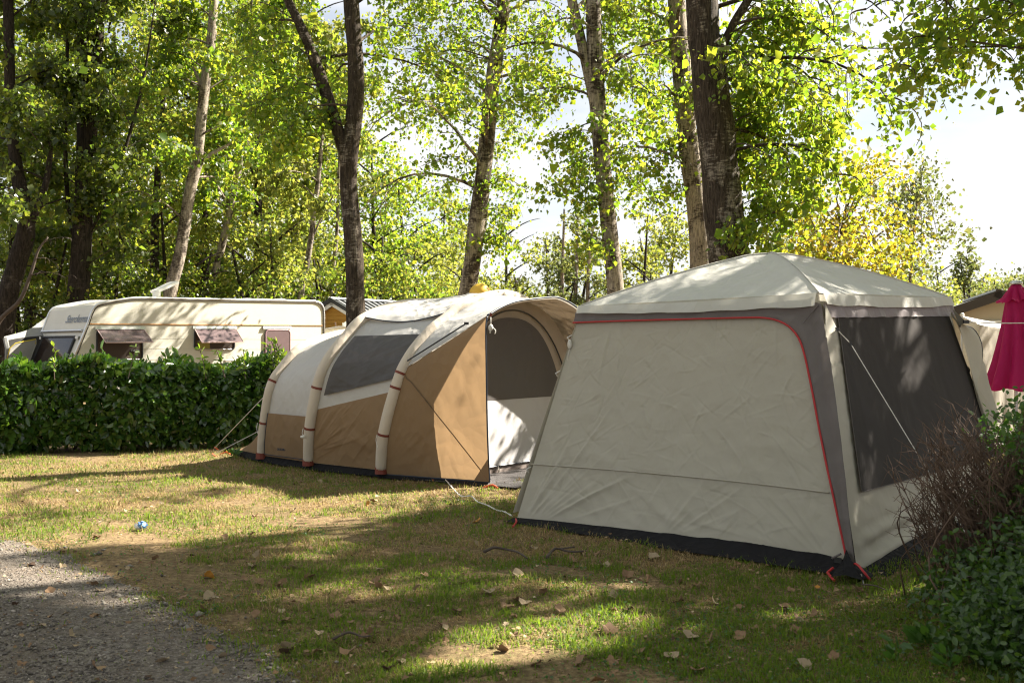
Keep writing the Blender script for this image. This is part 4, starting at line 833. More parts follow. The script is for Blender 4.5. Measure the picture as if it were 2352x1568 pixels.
# ------------------------------------------------------------------ cabins, vehicles and things behind the tents
M_YBRD = m_plain('yellow_board', (0.42, 0.22, 0.035), 0.65, var=0.18, scale=3); M_ROOFD = m_plain('dark_metal_roof', (0.055, 0.058, 0.062), 0.45, 0.3)
M_ROOFL = m_plain('grey_metal_roof', (0.25, 0.26, 0.27), 0.4, 0.4)
def build_chalet():
    Ap = px(761, 687, 30.0); z1 = Ap[2]; rd = nrm(A3(.57, .82, 0)); gd = nrm(A3(.82, -.57, 0)); Ln = 8.0; hw = 2.3; zE = z1 - 1.05
    root = thing('chalet', 'yellow boarded chalet with a dark ribbed metal roof behind the dark forked tree', 'chalet', A3(Ap[0], Ap[1], 0) + rd * Ln / 2)
    A0 = A3(Ap[0], Ap[1], 0) + rd * 0.2; wl, wr = A0 - gd * (hw - .25), A0 + gd * (hw - .25); zt = z1 - 0.16
    part('wall', MB().add([wl, wr, wr + A3(0, 0, zE), A0 + A3(0, 0, zt), wl + A3(0, 0, zE), wl + rd * Ln, wr + rd * Ln, wr + rd * Ln + A3(0, 0, zE), A0 + rd * Ln + A3(0, 0, zt), wl + rd * Ln + A3(0, 0, zE)], [(0, 1, 2, 3, 4), (9, 8, 7, 6, 5), (1, 6, 7, 2), (5, 0, 4, 9)]), M_YBRD, root)
    z = 0.35
    while z < zt - 0.06:
        zz = z + 0.115; f = lambda h: (hw - .26) * min(1, (zt - h) / (zt - zE + .001)) if h > zE else hw - .26
        a, b, c, d = A0 - gd * f(z), A0 + gd * f(z), A0 + gd * f(zz), A0 - gd * f(zz); up = A3(0, 0, 1)
        part('board', MB().hexa([a - rd * .03 + up * z, b - rd * .03 + up * z, b + up * z, a + up * z, d - rd * .012 + up * zz, c - rd * .012 + up * zz, c + up * zz, d + up * zz]), M_YBRD, root); z += 0.122
    R0 = Ap - rd * .05
    for s in (-1, 1):
        e0 = R0 + gd * s * (hw + .1) - A3(0, 0, 1.10); nn = nrm(np.cross(rd, e0 - R0)); nn = nn if nn[2] > 0 else -nn
        rf = part('roof', MB().prism([R0, R0 + rd * Ln, e0 + rd * Ln, e0], -nn * .06), M_ROOFL, root)
        part('fascia', MB().hexa([R0 - rd * .02 - nn * .07, e0 - rd * .02 - nn * .07, e0 + rd * .04 - nn * .07, R0 + rd * .04 - nn * .07, R0 - rd * .02 + nn * .05, e0 - rd * .02 + nn * .05, e0 + rd * .04 + nn * .05, R0 + rd * .04 + nn * .05]), M_ROOFD, root)
        q0, q1 = R0 + rd * .06, e0 + rd * .06
        part('barge_board', MB().hexa([q0 - nn * .19, q1 - nn * .19, q1 + rd * .03 - nn * .19, q0 + rd * .03 - nn * .19, q0 - nn * .075, q1 - nn * .075, q1 + rd * .03 - nn * .075, q0 + rd * .03 - nn * .075]), M_WHITE, root)
        part('soffit', MB().prism([q0 - nn * .07, q1 - nn * .07, q1 + rd * .12 - nn * .07, q0 + rd * .12 - nn * .07], -nn * .02), M_WHITE, root)
        if s > 0:
            for k in range(30):
                t = 0.15 + k * 0.26
                part('roof_rib', MB().tube([R0 + rd * t + nn * .01, e0 + rd * t + nn * .01], .03, 4), M_ROOFD, rf)
        part('ridge_cap', MB().tube([R0 + A3(0, 0, .02), R0 + rd * Ln + A3(0, 0, .02)], .05, 6), M_ROOFD, root) if s > 0 else None
build_chalet()

def build_second_caravan():
    c = px(756, 757, 26.5); l, b = nrm(A3(.85, .25, 0)), nrm(A3(-.25, .85, 0)); z = c[2]; K = A3(c[0], c[1], 0) - l * 0.3
    root = thing('caravan', 'second cream caravan, only its upper corner showing between the cream caravan and the forked tree', 'caravan', K + l * 2 + b)
    up = A3(0, 0, 1); poly = [K + up * .5, K + l * 4.2 + up * .5, K + l * 4.2 + up * (z - .1), K + l * 4.0 + up * (z + .08), K + l * .55 + up * (z + .08), K + up * (z - .02)]
    part('body', MB().prism(poly, b * 2.1), M_CAR, root)
    for k in range(5): part('side_panel', MB().box(K + l * 2.1 - b * .008 + up * (z - .20 - k * .21), (3.9, .012, .196), [l, b, up]), M_CAR, root)
    part('edge_trim', MB().tube(np.array(poly[2:])[::-1] - b * .01, .02, 6), M_TRIM, root)
    p = K + l * .8 + b * .7 + up * (z + .08); dx = nrm(l * .72 + up * .55 - b * .1); dz = nrm(np.cross(dx, b))
    an = part('satellite_antenna', MB().tube([p, p + up * .12], .07, 10), M_WHITE, root)
    part('antenna_panel', MB().box(p + dx * .2 + up * .10, (.5, .34, .06), [dx, nrm(np.cross(dz, dx)), dz]), M_WHITE, an)
    part('roof_hatch', MB().box(K + l * 1.35 + b * .9 + up * (z + .11), (.4, .4, .06), [l, b, up]), M_WHITE, root)
    part('roof_pipe', MB().tube([p - l * .25 + up * 0, p - l * .26 + up * .14], .02, 8), M_DEAD, root)
    part('axle', MB().box(K + l * 2.1 + b * 1.05 + up * .28, (.6, 2.0, .5), [l, b, up]), M_RUB, root)
build_second_caravan()

def build_mobile_home():
    Rp = px(2301, 673, 24.0); root = thing('mobile_home', 'beige mobile home with a dark eaves board on the right, behind the folded parasol', 'mobile home', A3(Rp[0], Rp[1], 0))
    gd = nrm(A3(.95, -.3, 0)); rd = nrm(A3(-gd[1], gd[0], 0)); up = A3(0, 0, 1); hw = 2.0; dz = .72; e = Rp - gd * hw - up * dz
    M_W = m_plain('beige_cladding', (0.45, 0.38, 0.28), 0.6, var=0.06)
    L_, A_, R_ = e, Rp, e + gd * 2 * hw
    q = [A3(*p) - up * .05 + rd * .12 for p in (L_, A_, R_)]; ql, qr = q[0] * A3(1, 1, 0), q[2] * A3(1, 1, 0)
    part('wall', MB().prism([ql, qr, q[2], q[1], q[0]], rd * 6), M_W, root)
    for s0, s1 in ((L_, A_), (A_, R_)):
        d = nrm(s1 - s0); nn = nrm(np.cross(d, rd)); nn = nn if nn[2] > 0 else -nn
        part('roof', MB().prism([s0 - d * .15, s1, s1 + rd * 6.2, s0 - d * .15 + rd * 6.2], nn * .06), M_ROOFL, root)
        part('fascia', MB().hexa([s0 - d * .15 - rd * .05 - nn * .15, s1 - rd * .05 - nn * .15, s1 - nn * .15, s0 - d * .15 - nn * .15, s0 - d * .15 - rd * .05 + nn * .07, s1 - rd * .05 + nn * .07, s1 + nn * .07, s0 - d * .15 + nn * .07]), m_plain('brown_fascia', (0.05, 0.042, 0.038), 0.6), root)
    for k in range(12):
        z = q[0][2] - .12 - k * .14; part('cladding_board', MB().box((ql + qr) / 2 - rd * .008 + up * z, (2 * hw - .02, .016, .132), [gd, rd, up]), M_W, root)
    w_ = part('window', MB().box(ql + gd * 2.05 - rd * .03 + up * 1.75, (.9, .04, .62), [gd, rd, up]), M_GLS, root)
    for s, sz in ((A3(0, 0, .34), (1.04, .06, .07)), (A3(0, 0, -.34), (1.04, .06, .07))): part('frame', MB().box(ql + gd * 2.05 - rd * .045 + up * 1.75 + s, sz, [gd, rd, up]), M_WHITE, w_)
    for s in (-.485, .485): part('frame', MB().box(ql + gd * (1.35 + s) - rd * .045 + up * 1.75, (.07, .06, .61), [gd, rd, up]), M_WHITE, w_)
build_mobile_home()

def build_white_awning():
    root = thing('white_awning', 'white and beige canvas awning between the dining shelter and the folded parasol', 'awning', gp(2280, 1010) * A3(1, 1, 0))
    F_A = m_fabric('white_awning_top', (0.72, 0.72, 0.71), 0.3, None, 0.15, 3); F_B = m_fabric('cream_awning_side', (0.56, 0.52, 0.45), 0.25, None, 0.2, 3)
    a, b, c, d = px(2206, 724, 14.6), px(2400, 745, 15.5), px(2400, 770, 14.6), px(2250, 746, 13.6)
    u = np.linspace(0, 1, 24); G = [(1 - v) * ((1 - u)[:, None] * a + u[:, None] * b) + v * ((1 - u)[:, None] * d + u[:, None] * c) - A3(0, 0, .05) * np.sin(math.pi * u)[:, None] for v in np.linspace(0, 1, 6)]
    part('awning_roof', MB().grid(np.array(G)), F_A, root, True)
    def side(p, q, z0, nm, seed):
        G = []
        for v in np.linspace(0, 1, 16):
            P = (1 - u)[:, None] * p + u[:, None] * q; P[:, 2] = P[:, 2] * (1 - v) + z0 * v; P[:, 1] += 0.03 * np.sin(u * 30 + 4 * v + seed) * v; G.append(P)
        part(nm, MB().grid(np.array(G)), F_B, root, True)
    side(d, c, 0, 'awning_wall', 1); side(a, d, 0, 'awning_wall', 2)
    part('pole', MB().tube([px(2210, 726, 14.5), px(2210, 726, 14.5) * A3(1, 1, 0)], .018, 8), M_TRIM, root)
    part('pole_tip', MB().ball(px(2210, 723, 14.5), .03), M_WHITE, root, True)
build_white_awning()

def build_parasol():
    c = px(2334, 650, 12.0); x, y = c[0], c[1]; root = thing('parasol', 'folded magenta parasol standing at the right edge of the picture', 'parasol', A3(x, y, 0))
    F_M = m_fabric('magenta_cloth', (0.46, 0.012, 0.12), 0.3, (0.6, 0.012, 0.13), 0.25, 6, 0.6)
    def skin(zs, rs, amp, nf, seed, phase=0):
        G = []; th = np.linspace(0, 2 * math.pi, 97)[:-1]
        for z, r in zip(zs, rs):
            k = np.clip((zs[0] - z) / (zs[0] - zs[-1]), 0, 1); q = r * (1 + amp * k ** .5 * (np.abs(np.sin(th * nf / 2 + phase + .4 * math.sin(z * 3))) - .6) + .05 * np.sin(th * 3 + z * 2))
            G.append(np.stack([x + q * np.cos(th), y + q * np.sin(th), z + 0.02 * k * np.sin(th * nf + 1) * (z == zs[-1]) + 0 * th], -1))
        return MB().grid(np.array(G), loop=True)
    T = c[2]; zz = lambda yy: EYE - (yy - CY) / F * 12.0
    cp = part('canopy', skin(np.linspace(zz(688), zz(893), 26), np.interp(np.linspace(0, 1, 26), [0, .3, .7, 1], [.115, .16, .25, .335]), 0.42, 8, 1), F_M, root, True)
    part('top_flounce', skin(np.linspace(zz(653), zz(692), 10), np.interp(np.linspace(0, 1, 10), [0, .3, .8, 1], [.05, .085, .14, .19]), 0.5, 8, 2, .5), F_M, root, True)
    part('cap', MB().tube([c - A3(0, 0, .02), c + A3(0, 0, .015), c + A3(0, 0, .03)], [.075, .07, .04], 14), M_TRIM, root, True)
    part('pole', MB().tube([A3(x, y, 0), A3(x, y, T)], .024, 10), M_TRIM, root)
    part('base', MB().tube([A3(x, y, 0), A3(x, y, .07), A3(x, y, .09)], [.3, .28, .05], 20), M_BLK, root)
build_parasol()

c = px(1103, 668, 17.0)
yb_ = thing('garden_ball', 'yellow globe showing just above the tan tent beside a leaning trunk', 'globe lamp', c * A3(1, 1, 0))  # plain yellow ball carried on a post
part('globe', MB().ball(c - A3(0, 0, .06), .19, 24, 14), m_plain('yellow_globe', (0.62, 0.37, 0.03), 0.5, var=0.1), yb_, True)
part('post', MB().tube([c * A3(1, 1, 0), c - A3(0, 0, .24)], .04, 8), M_BLK, yb_)

def build_car():
    K = px(-120, 820, 26.0) * A3(1, 1, 0); l, b, up = nrm(A3(1, .25, 0)), nrm(A3(-.25, 1, 0)), A3(0, 0, 1)
    root = thing('parked_car', 'dark parked car, only its tail showing at the left edge beyond the awning', 'car', K)
    P = [(-3.2, .35), (1.15, .35), (1.2, .8), (1.15, 1.0), (.95, 1.08), (.55, 1.60), (.1, 1.86), (-1.6, 1.88), (-2.3, 1.2), (-3.1, 1.05), (-3.25, .7)]
    M_CARP = m_plain('dark_car_paint', (0.012, 0.014, 0.018), 0.25, 0.2, 0.6)
    part('body', MB().prism([K + l * a + up * z for a, z in P], b * 1.75), M_CARP, root)
    part('window', MB().prism([K + l * a + up * z - b * .01 for a, z in ((-2.0, 1.2), (.7, 1.2), (.35, 1.7), (-1.5, 1.75))], -b * .005), M_GLS, root)
    part('bumper', MB().box(K + l * 1.2 + b * .87 + up * .95, (.14, 1.7, .13), [l, b, up]), M_TRIM, root)
    for s in (-2.3, .4): wl = part('wheel', MB().tube([K + l * s + up * .33 - b * .02, K + l * s + up * .33 + b * .2], .33, 18), M_RUB, root); part('rim', MB().tube([K + l * s + up * .33 - b * .03, K + l * s + up * .33], .2, 12), M_TRIM, wl)
build_car()

# ------------------------------------------------------------------ trees
def leaves2(P, size, r, width=0.42, fold=0.3, tips=None, jitter=0.6, face=None):
    """elliptic leaves: six vertices, four triangles each"""
    n = len(P); d = r.normal(size=(n, 3)) * jitter
    if tips is not None: d = d + tips
    d = nrm(d); q = r.normal(size=(n, 3)) * .7 + (A3(0, -.3, 1.0) if face is None else face); nn = nrm(q - d * np.sum(q * d, 1, keepdims=True)); sd = np.cross(d, nn)
    s = size[:, None]; w = (width * (.85 + .3 * r.rand(n)))[:, None] * .5; fo = (fold * (.4 + r.rand(n)))[:, None]; be = (.25 * r.normal(size=n))[:, None]
    pt = lambda t, side: P + d * s * t + sd * side * w * s + nn * s * (np.abs(side) * w * fo - be * t * t * .4)
    V = np.stack([pt(0, 0), pt(.33, .9), pt(.68, .85), pt(1, 0), pt(.68, -.85), pt(.33, -.9)], 1).reshape(-1, 3); o = 6 * np.arange(n)[:, None]
    return V, np.concatenate([o + [[0, 1, 2]], o + [[0, 2, 3]], o + [[0, 3, 4]], o + [[0, 4, 5]]], 1).reshape(-1, 3)

def unit_leaf(name, r, mat, kind='ell'):
    V, Fc = (leaves2 if kind == 'ell' else leaf_arrays)(np.zeros((1, 3)), np.ones(1), r, tips=A3(0, 3, 0)) if kind == 'ell' else leaf_arrays(np.zeros((1, 3)), np.ones(1), r, 0, .85, .3, tips=A3(0, 3, 0))
    me = npmesh(name, V, Fc); me.materials.append(mat); return me
def add_leaf_parts(parent, P, size, r, mat, kind='ell', hang=0.0, out=None):
    ms = [unit_leaf('leaf', r, mat, kind) for _ in range(8)]; org = ORG[parent.name]
    for i, p in enumerate(P):
        o = bpy.data.objects.new('leaf', ms[i % 8]); COL.objects.link(o); o.parent = parent
        y = nrm(r.normal(size=3) * .6 + A3(0, 0, -hang) + (out if out is not None else 0)); q = r.normal(size=3) * .7 + A3(0, -1.0, .9); z = nrm(q - y * np.dot(q, y)); x = np.cross(y, z); s = float(size[i]); l = p - org
        o.matrix_local = Matrix(((x[0] * s, y[0] * s, z[0] * s, l[0]), (x[1] * s, y[1] * s, z[1] * s, l[1]), (x[2] * s, y[2] * s, z[2] * s, l[2]), (0, 0, 0, 1)))

def grow(p0, az, el, L, r, droop=1.0, n=8, jit=0.15):
    P = [np.array(p0)]; st = L / n
    for i in range(n):
        el -= droop * (0.35 + i / n) * 1.6 / n; az += r.normal() * jit
        P.append(P[-1] + st * A3(math.cos(el) * math.cos(az), math.cos(el) * math.sin(az), math.sin(el)))
    return np.array(P)

def poplar(name, label, stems, bark, leafmat, nbr, zlo, zhi, Lr, seed, lsize=0.095, per=70, droop=1.0, sub=6, az=None, nparts=0, el=(0.3, 0.9), group='poplars behind the tents', spread=0.135, skip=None, low=None, boughs=(), bper=250):
    """stems: list of (points, radii); the first is the main trunk and stands on the ground"""
    r = RS(seed); base = np.array(stems[0][0][0]); root = thing(name, label, 'tree', base * A3(1, 1, 0), group)
    mb = MB(); paths = []
    for j, (pts, rad) in enumerate(stems):
        P = catmull(pts, 44); R = np.interp(np.linspace(0, 1, 44), np.linspace(0, 1, len(rad)), rad)
        R = R * (1 + .05 * waves(P, 3, seed + j)); 
        if j == 0: R[:6] *= np.linspace(1.35, 1.0, 6)
        mb.tube(P, R, 16, wob=0.028, seed=seed + j); paths.append((P, R))
    part('trunk', mb, bark, root, True)
    A, tips = [], []
    off = group in (OUT_G, 'poplars around the photographer'); allb = MB()
    for i in range(nbr):
        P, R = paths[i % len(paths)] if len(paths) > 1 else paths[0]
        z = zlo + (zhi - zlo) * ((i + r.rand() * .8) / nbr); k = np.argmin(np.abs(P[:, 2] - z))
        if P[-1, 2] < z - .5: P, R = paths[0]; k = np.argmin(np.abs(P[:, 2] - z))
        aa = r.uniform(0, 6.28) if az is None else r.uniform(*az)
        L = r.uniform(*Lr) * (1.0 if z < zhi - 3 else .75); e0 = r.uniform(*el)
        if low and i < low[0]: aa = r.uniform(*low[1]); L = r.uniform(*low[2]); e0 = r.uniform(.2, .5)
        B = grow(P[k], aa, e0, L, r, droop * r.uniform(.7, 1.3)); rb = min(R[k] * .42, .012 + .009 * L)
        if group == OUT_G and (gapmask(catmull(B, 30)).mean() > .2 or ((CX + F * B[:, 0] / B[:, 1] < 2400) & (CY - F * (B[:, 2] - EYE) / B[:, 1] > -60)).any()): continue
        bm = allb if off else MB(); bm.tube(B, np.linspace(rb, rb * .18, len(B)), 6)
        for s in range(sub):
            t = .22 + .78 * (s + r.rand()) / sub; q = t * 8; i0 = min(int(q), 7); p = B[i0] + (B[i0 + 1] - B[i0]) * (q - i0)
            S = grow(p, aa + r.normal() * 1.0, e0 * .3 + r.normal() * .4, L * r.uniform(.25, .5) * (1.15 - .4 * t), r, droop * 1.3, 6, .25)
            bm.tube(S, np.linspace(rb * .35, .004, len(S)), 4)
            if leafmat is None: continue
            n = int(per * r.uniform(.5, 1.5)); tt = r.uniform(.08, 1.05, n) ** .8 * 6; i1 = np.minimum(tt.astype(int), 5); f = (tt - i1)[:, None]
            A.append(S[i1] * (1 - f) + S[i1 + 1] * f + r.normal(size=(n, 3)) * spread * A3(1, 1, .9) - A3(0, 0, .07))
        if not off: part('branch', bm, bark if rb > .03 else M_TWIG, root, True)
    if off: part('branches', allb, bark, root, True, kind='stuff')
    A2 = []
    for x, y, rp in boughs:
        dd = base[1] + r.normal() * .7 + .4; c = px(x, y, dd); s = rp / F * dd; P, R = min(paths, key=lambda q: np.min(np.linalg.norm(q[0] - c, axis=1))); dist = np.abs(P[:, 2] - (c[2] + r.uniform(-.3, .5) * np.linalg.norm(P[:, :2] - c[:2], axis=1).min())); k = int(np.argmin(dist)); v = c - P[k]; ln = np.linalg.norm(v)
        B = catmull([P[k], P[k] + v * .45 + A3(0, 0, .22 * ln) + r.normal(size=3) * .08 * ln, c + A3(0, 0, s * .3)], 14); rb = min(R[k] * .35, .008 + .005 * ln); bm = MB(); bm.tube(B, np.linspace(rb, .006, 14), 6)
        for q in range(9):
            S = grow(B[r.randint(6, 14)], r.uniform(0, 6.28), r.uniform(-.3, .6), s * r.uniform(1.0, 2.0), r, 1.3, 6, .3); bm.tube(S, np.linspace(rb * .3 + .002, .003, 7), 4); n = int(bper * r.uniform(.6, 1.4) / 9); t = r.uniform(0, 1, n) * 6; i1 = np.minimum(t.astype(int), 5); f = (t - i1)[:, None]
            A2.append(S[i1] * (1 - f) + S[i1 + 1] * f + r.normal(size=(n, 3)) * (spread * .85) - A3(0, 0, .05))
        part('branch', bm, M_TWIG, root, True)
    if A:
        A = np.vstack(A); A = A[A[:, 2] > .4]
        if skip is not None: A = A[~skip(A)]
        A = A[~sungap(A, r)]
        if A2: A = np.vstack([A] + A2)
        sz = lsize * np.exp(r.normal(0, .32, len(A)))
        V, Fc = leaf_arrays(A, sz, r, .55, .88, .3); part_c = link('crown', npmesh('crown', V - base * A3(1, 1, 0), Fc), leafmat, root); part_c['kind'] = 'stuff'
        if nparts:
            sx_, sy_ = CX + F * A[:, 0] / A[:, 1], CY - F * (A[:, 2] - EYE) / A[:, 1]; ok = np.where((sx_ > 0) & (sx_ < 2352) & (sy_ > 0))[0]
            ok = ok[np.argsort(A[ok, 1])][:nparts * 3]; ok = r.choice(ok, min(nparts, len(ok)), False)
            add_leaf_parts(root, A[ok] + r.normal(size=(len(ok), 3)) * .05, sz[ok] * 1.1, r, leafmat, 'kite', .7)
    return root

def stem(d, pts, widths, up=0):   # pixel polyline at one depth, then straight on upwards to height `up`
    W_ = [px(x, y, d) for x, y in pts]
    if W_[0][2] > .3 and up >= 0 and pts[0][1] > 560:
        q = W_[0] + (W_[0] - W_[1]) / max(W_[0][2] - W_[1][2], -99) * 0; g = W_[0].copy(); g[2] = -.05; g[:2] += (W_[0] - W_[1])[:2] * .35; W_ = [g] + W_; widths = [widths[0] * 1.08] + list(widths)
    R = [w * .5 * d / F for w in widths]
    if up and W_[-1][2] < up:
        v = W_[-1] - W_[-2]; v = v / v[2]; W_.append(W_[-1] + v * (up - W_[-1][2]) * A3(.6, .6, 1)); R.append(R[-1] * .45)
    return (W_, R)

# the crowns are open where the photograph shows sun reaching the lawn, the caravan and the shelter roof
SH = A3(math.sin(SUN_AZ), math.cos(SUN_AZ), 0) / math.tan(SUN_EL)
LIT = [(.97, [(-400, 1062), (470, 1048), (600, 1100), (900, 1118), (1180, 1122), (1190, 1165), (900, 1180), (790, 1212), (600, 1232), (300, 1250), (130, 1262), (-400, 1300)]),
       (.95, [(955, 1440), (1150, 1385), (1480, 1395), (1510, 1440), (1330, 1600), (960, 1600)]), (.9, [(1700, 1408), (1900, 1388), (2150, 1325), (2190, 1390), (1900, 1455)]),
       (.95, [(-100, 1285), (220, 1300), (330, 1350), (480, 1440), (330, 1450), (160, 1390), (-100, 1370)]), (.6, [(500, 1480), (760, 1440), (800, 1500), (620, 1568), (480, 1568)])]
LITW = [(q, np.array([gp(*p)[:2] for p in P])) for q, P in LIT]; BAND = np.array([gp(*p)[:2] for p in ((-300, 1205), (300, 1150), (640, 1104), (640, 1118), (300, 1170), (-300, 1250))])
OUT_G = 'poplars to the right of the pitch'
def gapmask(A):
    G = A[:, :2] - A[:, 2:3] * SH[None, :2]; m = np.zeros(len(A), bool)
    for q, P in LITW: m |= inside(P, G[:, 0], G[:, 1])
    return m
def sungap(A, r):
    drop = np.zeros(len(A), bool); rnd = r.rand(len(A)); G = A[:, :2] - A[:, 2:3] * SH[None, :2]
    for q, P in LITW: drop |= inside(P, G[:, 0], G[:, 1]) & (rnd < q) & ~inside(BAND, G[:, 0], G[:, 1])
    th = math.radians(46); nn = A3(math.sin(th), -math.cos(th), 0); K = A3(-9.2, 21, 0); s3 = A3(SH[0], SH[1], 1.0); t = ((A - K) @ nn) / np.dot(s3, nn); H = A - s3 * t[:, None]; u = (H - K) @ A3(math.cos(th), math.sin(th), 0)
    cl = waves(np.stack([u, H[:, 2]], -1), 2.0, 5); drop |= (t > 0) & (u > -.5) & (u < 6.3) & (H[:, 2] > .9) & (H[:, 2] < 2.8) & (rnd < .82 + .2 * cl)
    G2 = A[:, :2] - (A[:, 2:3] - 2.0) * SH[None, :2]; st = waves(G2 @ np.array([[.4, 1.6], [.9, -.6]]).T, 3.0, 9)
    drop |= (np.abs(G2[:, 0] - 2.3) < 1.9) & (np.abs(G2[:, 1] - 8.7) < 1.9) & (A[:, 2] > 2) & (rnd < .78 + .3 * st)
    G3 = A[:, :2] - (A[:, 2:3] - 1.9) * SH[None, :2]; drop |= (np.abs(G3[:, 0] + .6) < 2.2) & (np.abs(G3[:, 1] - 13) < 1.6) & (A[:, 2] > 2.2) & (rnd < .8)
    return drop
# the forked tree
poplar('poplar_tree', 'dark lichened poplar forking low into two stems between caravan and tan tent', [stem(20, [(818, 752), (812, 560), (800, 400), (818, 210), (806, 0), (800, -120)], [42, 40, 38, 33, 30, 29], 17), stem(20, [(803, 440), (790, 350), (757, 240), (716, 120), (690, 60), (640, -60)], [27, 28, 26, 21, 16, 13], 12)], M_BDARK, M_POP, 30, 5.5, 16, (1.8, 3.4), 61, .085, 85, nparts=60, low=(4, (2.2, 3.8), (1.5, 2.4)), boughs=[(600, 60, 52), (650, 120, 52), (560, 150, 52), (620, 220, 52), (680, 200, 52), (560, 260, 52), (720, 40, 52), (520, 60, 52), (640, 300, 52), (700, 120, 52), (590, 330, 52)])
poplar('poplar_tree', 'slim pale poplar rising behind the tan tent, its long branches arching out both sides', [stem(24, [(1068, 722), (1085, 600), (1110, 400), (1130, 200), (1150, 60), (1162, -80)], [42, 38, 34, 30, 27, 24], 19)], M_BMID, M_POP, 34, 5.2, 18, (2.4, 4.0), 62, .085, 58, 1.1, nparts=60, boughs=[(870, 60, 52), (920, 130, 52), (880, 200, 52), (950, 220, 52), (1000, 100, 52), (1050, 50, 52), (1000, 180, 52), (920, 280, 52), (980, 300, 52), (1020, 250, 52), (960, 400, 52), (1010, 450, 52), (1050, 500, 52), (1180, 60, 52), (1230, 100, 52), (1290, 60, 52), (1200, 200, 52), (1260, 240, 52), (1290, 180, 52), (1200, 330, 52), (1250, 290, 52), (1150, 430, 52), (1180, 500, 52), (1210, 450, 52), (1130, 560, 52), (1170, 560, 52), (1060, 130, 52), (960, 60, 52), (1240, 180, 52)])
poplar('poplar_tree', 'twin stemmed poplar with dark patches just left of the dining shelter peak', [stem(19, [(1418, 722), (1403, 560), (1386, 400), (1376, 280), (1368, 180), (1362, 0), (1358, -120)], [39, 37, 36, 33, 30, 29, 27], 18), stem(19, [(1382, 330), (1368, 260), (1340, 120), (1312, -10), (1296, -100)], [20, 23, 22, 20, 18], 15)], M_BMID, M_POP, 30, 6.0, 16, (1.8, 3.2), 63, .082, 52, 1.1, nparts=60, boughs=[(1310, 400, 48), (1330, 480, 48), (1290, 450, 48), (1430, 200, 48), (1450, 100, 48), (1440, 300, 48), (1440, 360, 48), (1480, 220, 48), (1500, 300, 48), (1450, 430, 48), (1420, 50, 48), (1320, 350, 48), (1290, 330, 48), (1340, 560, 48)])
poplar('poplar_tree', 'pale barked poplar standing close beside the thickest dark trunk', [stem(21, [(1612, 700), (1603, 500), (1577, 300), (1566, 150), (1550, -60)], [48, 45, 40, 34, 30], 19)], M_BPALE, M_POP, 32, 5.2, 17, (1.8, 3.4), 64, .082, 54, 1.2, nparts=60, boughs=[(1520, 60, 48), (1540, 130, 48), (1600, 200, 48), (1590, 270, 48), (1580, 330, 48), (1500, 160, 48), (1520, 330, 48), (1490, 400, 48), (1460, 480, 48), (1510, 450, 48), (1480, 30, 48), (1560, 230, 48)])
poplar('poplar_tree', 'thickest poplar with a dark mossy trunk behind the dining shelter', [stem(15, [(1690, 760), (1671, 560), (1640, 260), (1622, 110), (1606, -100)], [92, 80, 63, 59, 56], 17), stem(15, [(1648, 190), (1668, 90), (1722, -5), (1800, -120)], [16, 20, 18, 14], 9)], M_BDARK, M_POP, 36, 4.2, 14.5, (2.4, 4.3), 65, .084, 66, 1.15, az=(-1.3, 2.2), nparts=200, low=(8, (-.5, .9), (2.0, 3.2)), boughs=[(1750, 60, 55), (1800, 120, 55), (1860, 60, 55), (1900, 150, 55), (1850, 220, 55), (1780, 230, 55), (1730, 300, 55), (1800, 330, 55), (1880, 300, 55), (1930, 280, 55), (1900, 370, 55), (1840, 420, 55), (1770, 420, 55), (1720, 480, 55), (1730, 560, 55), (1790, 500, 55), (1940, 200, 55), (1920, 60, 55), (1740, 180, 55), (1750, 380, 55), (1880, 470, 55)], bper=340)
# poplars standing to the right of the picture; their branches hang in and their crowns shade the lawn
OUT = 'poplars to the right of the pitch'
far_ok = lambda A: (CX + F * A[:, 0] / A[:, 1] < 1930) & (A[:, 1] > 2)
def trk(x, y, h, r0, lean=(0, 0)): return ([A3(x, y, -.05), A3(x + lean[0] * .3, y + lean[1] * .3, h * .3), A3(x + lean[0] * .7, y + lean[1] * .7, h * .7), A3(x + lean[0], y + lean[1], h)], [r0, r0 * .8, r0 * .5, r0 * .15])
def outcut(A):
    x, y = CX + F * A[:, 0] / A[:, 1], CY - F * (A[:, 2] - EYE) / A[:, 1]
    lim = np.interp(x, [1850, 1960, 2100, 2200, 2352, 2600], [330, 240, 250, 190, 90, 60]); return (A[:, 1] > 2) & (x < 2500) & ((y > lim) | (x < 1900))
poplar('poplar_tree', 'poplar just outside the right edge, its leafy boughs hanging into the top right corner', [trk(9.3, 11.4, 17, .24, (-.6, 0))], M_BDARK, M_POP, 36, 4.5, 15.5, (2.8, 4.4), 66, .076, 200, 1.0, spread=.22, nparts=200, skip=outcut, group=OUT, boughs=[(1990, 40, 62), (2050, 90, 62), (2100, 50, 62), (2120, 140, 62), (2095, 200, 62), (2170, 60, 62), (2200, 130, 62), (2060, 170, 62), (2250, 40, 62), (2300, 70, 62), (2340, 40, 62), (1990, 130, 62), (2240, 110, 62), (2150, 20, 62), (2010, 180, 62), (2300, 20, 62)], bper=330)
def shade_tree(x, y, h, seed, lab, nbr=34, L=(2.2, 3.6), per=70, zlo=4.0):
    poplar('poplar_tree', lab, [trk(x, y, h, .2)], M_BDARK, M_POP, nbr, zlo, h - 1.5, L, seed, .11, per, 1.0, skip=outcut, group=OUT)
shade_tree(8.6, 8.2, 15, 71, 'unseen poplar right of the pitch, nearest to the camera', 40, (2.2, 3.6), 130)
shade_tree(14.6, 12.0, 19, 73, 'unseen poplar right of the pitch, behind the two others', 50, (2.4, 4.2), 170, 6.0)
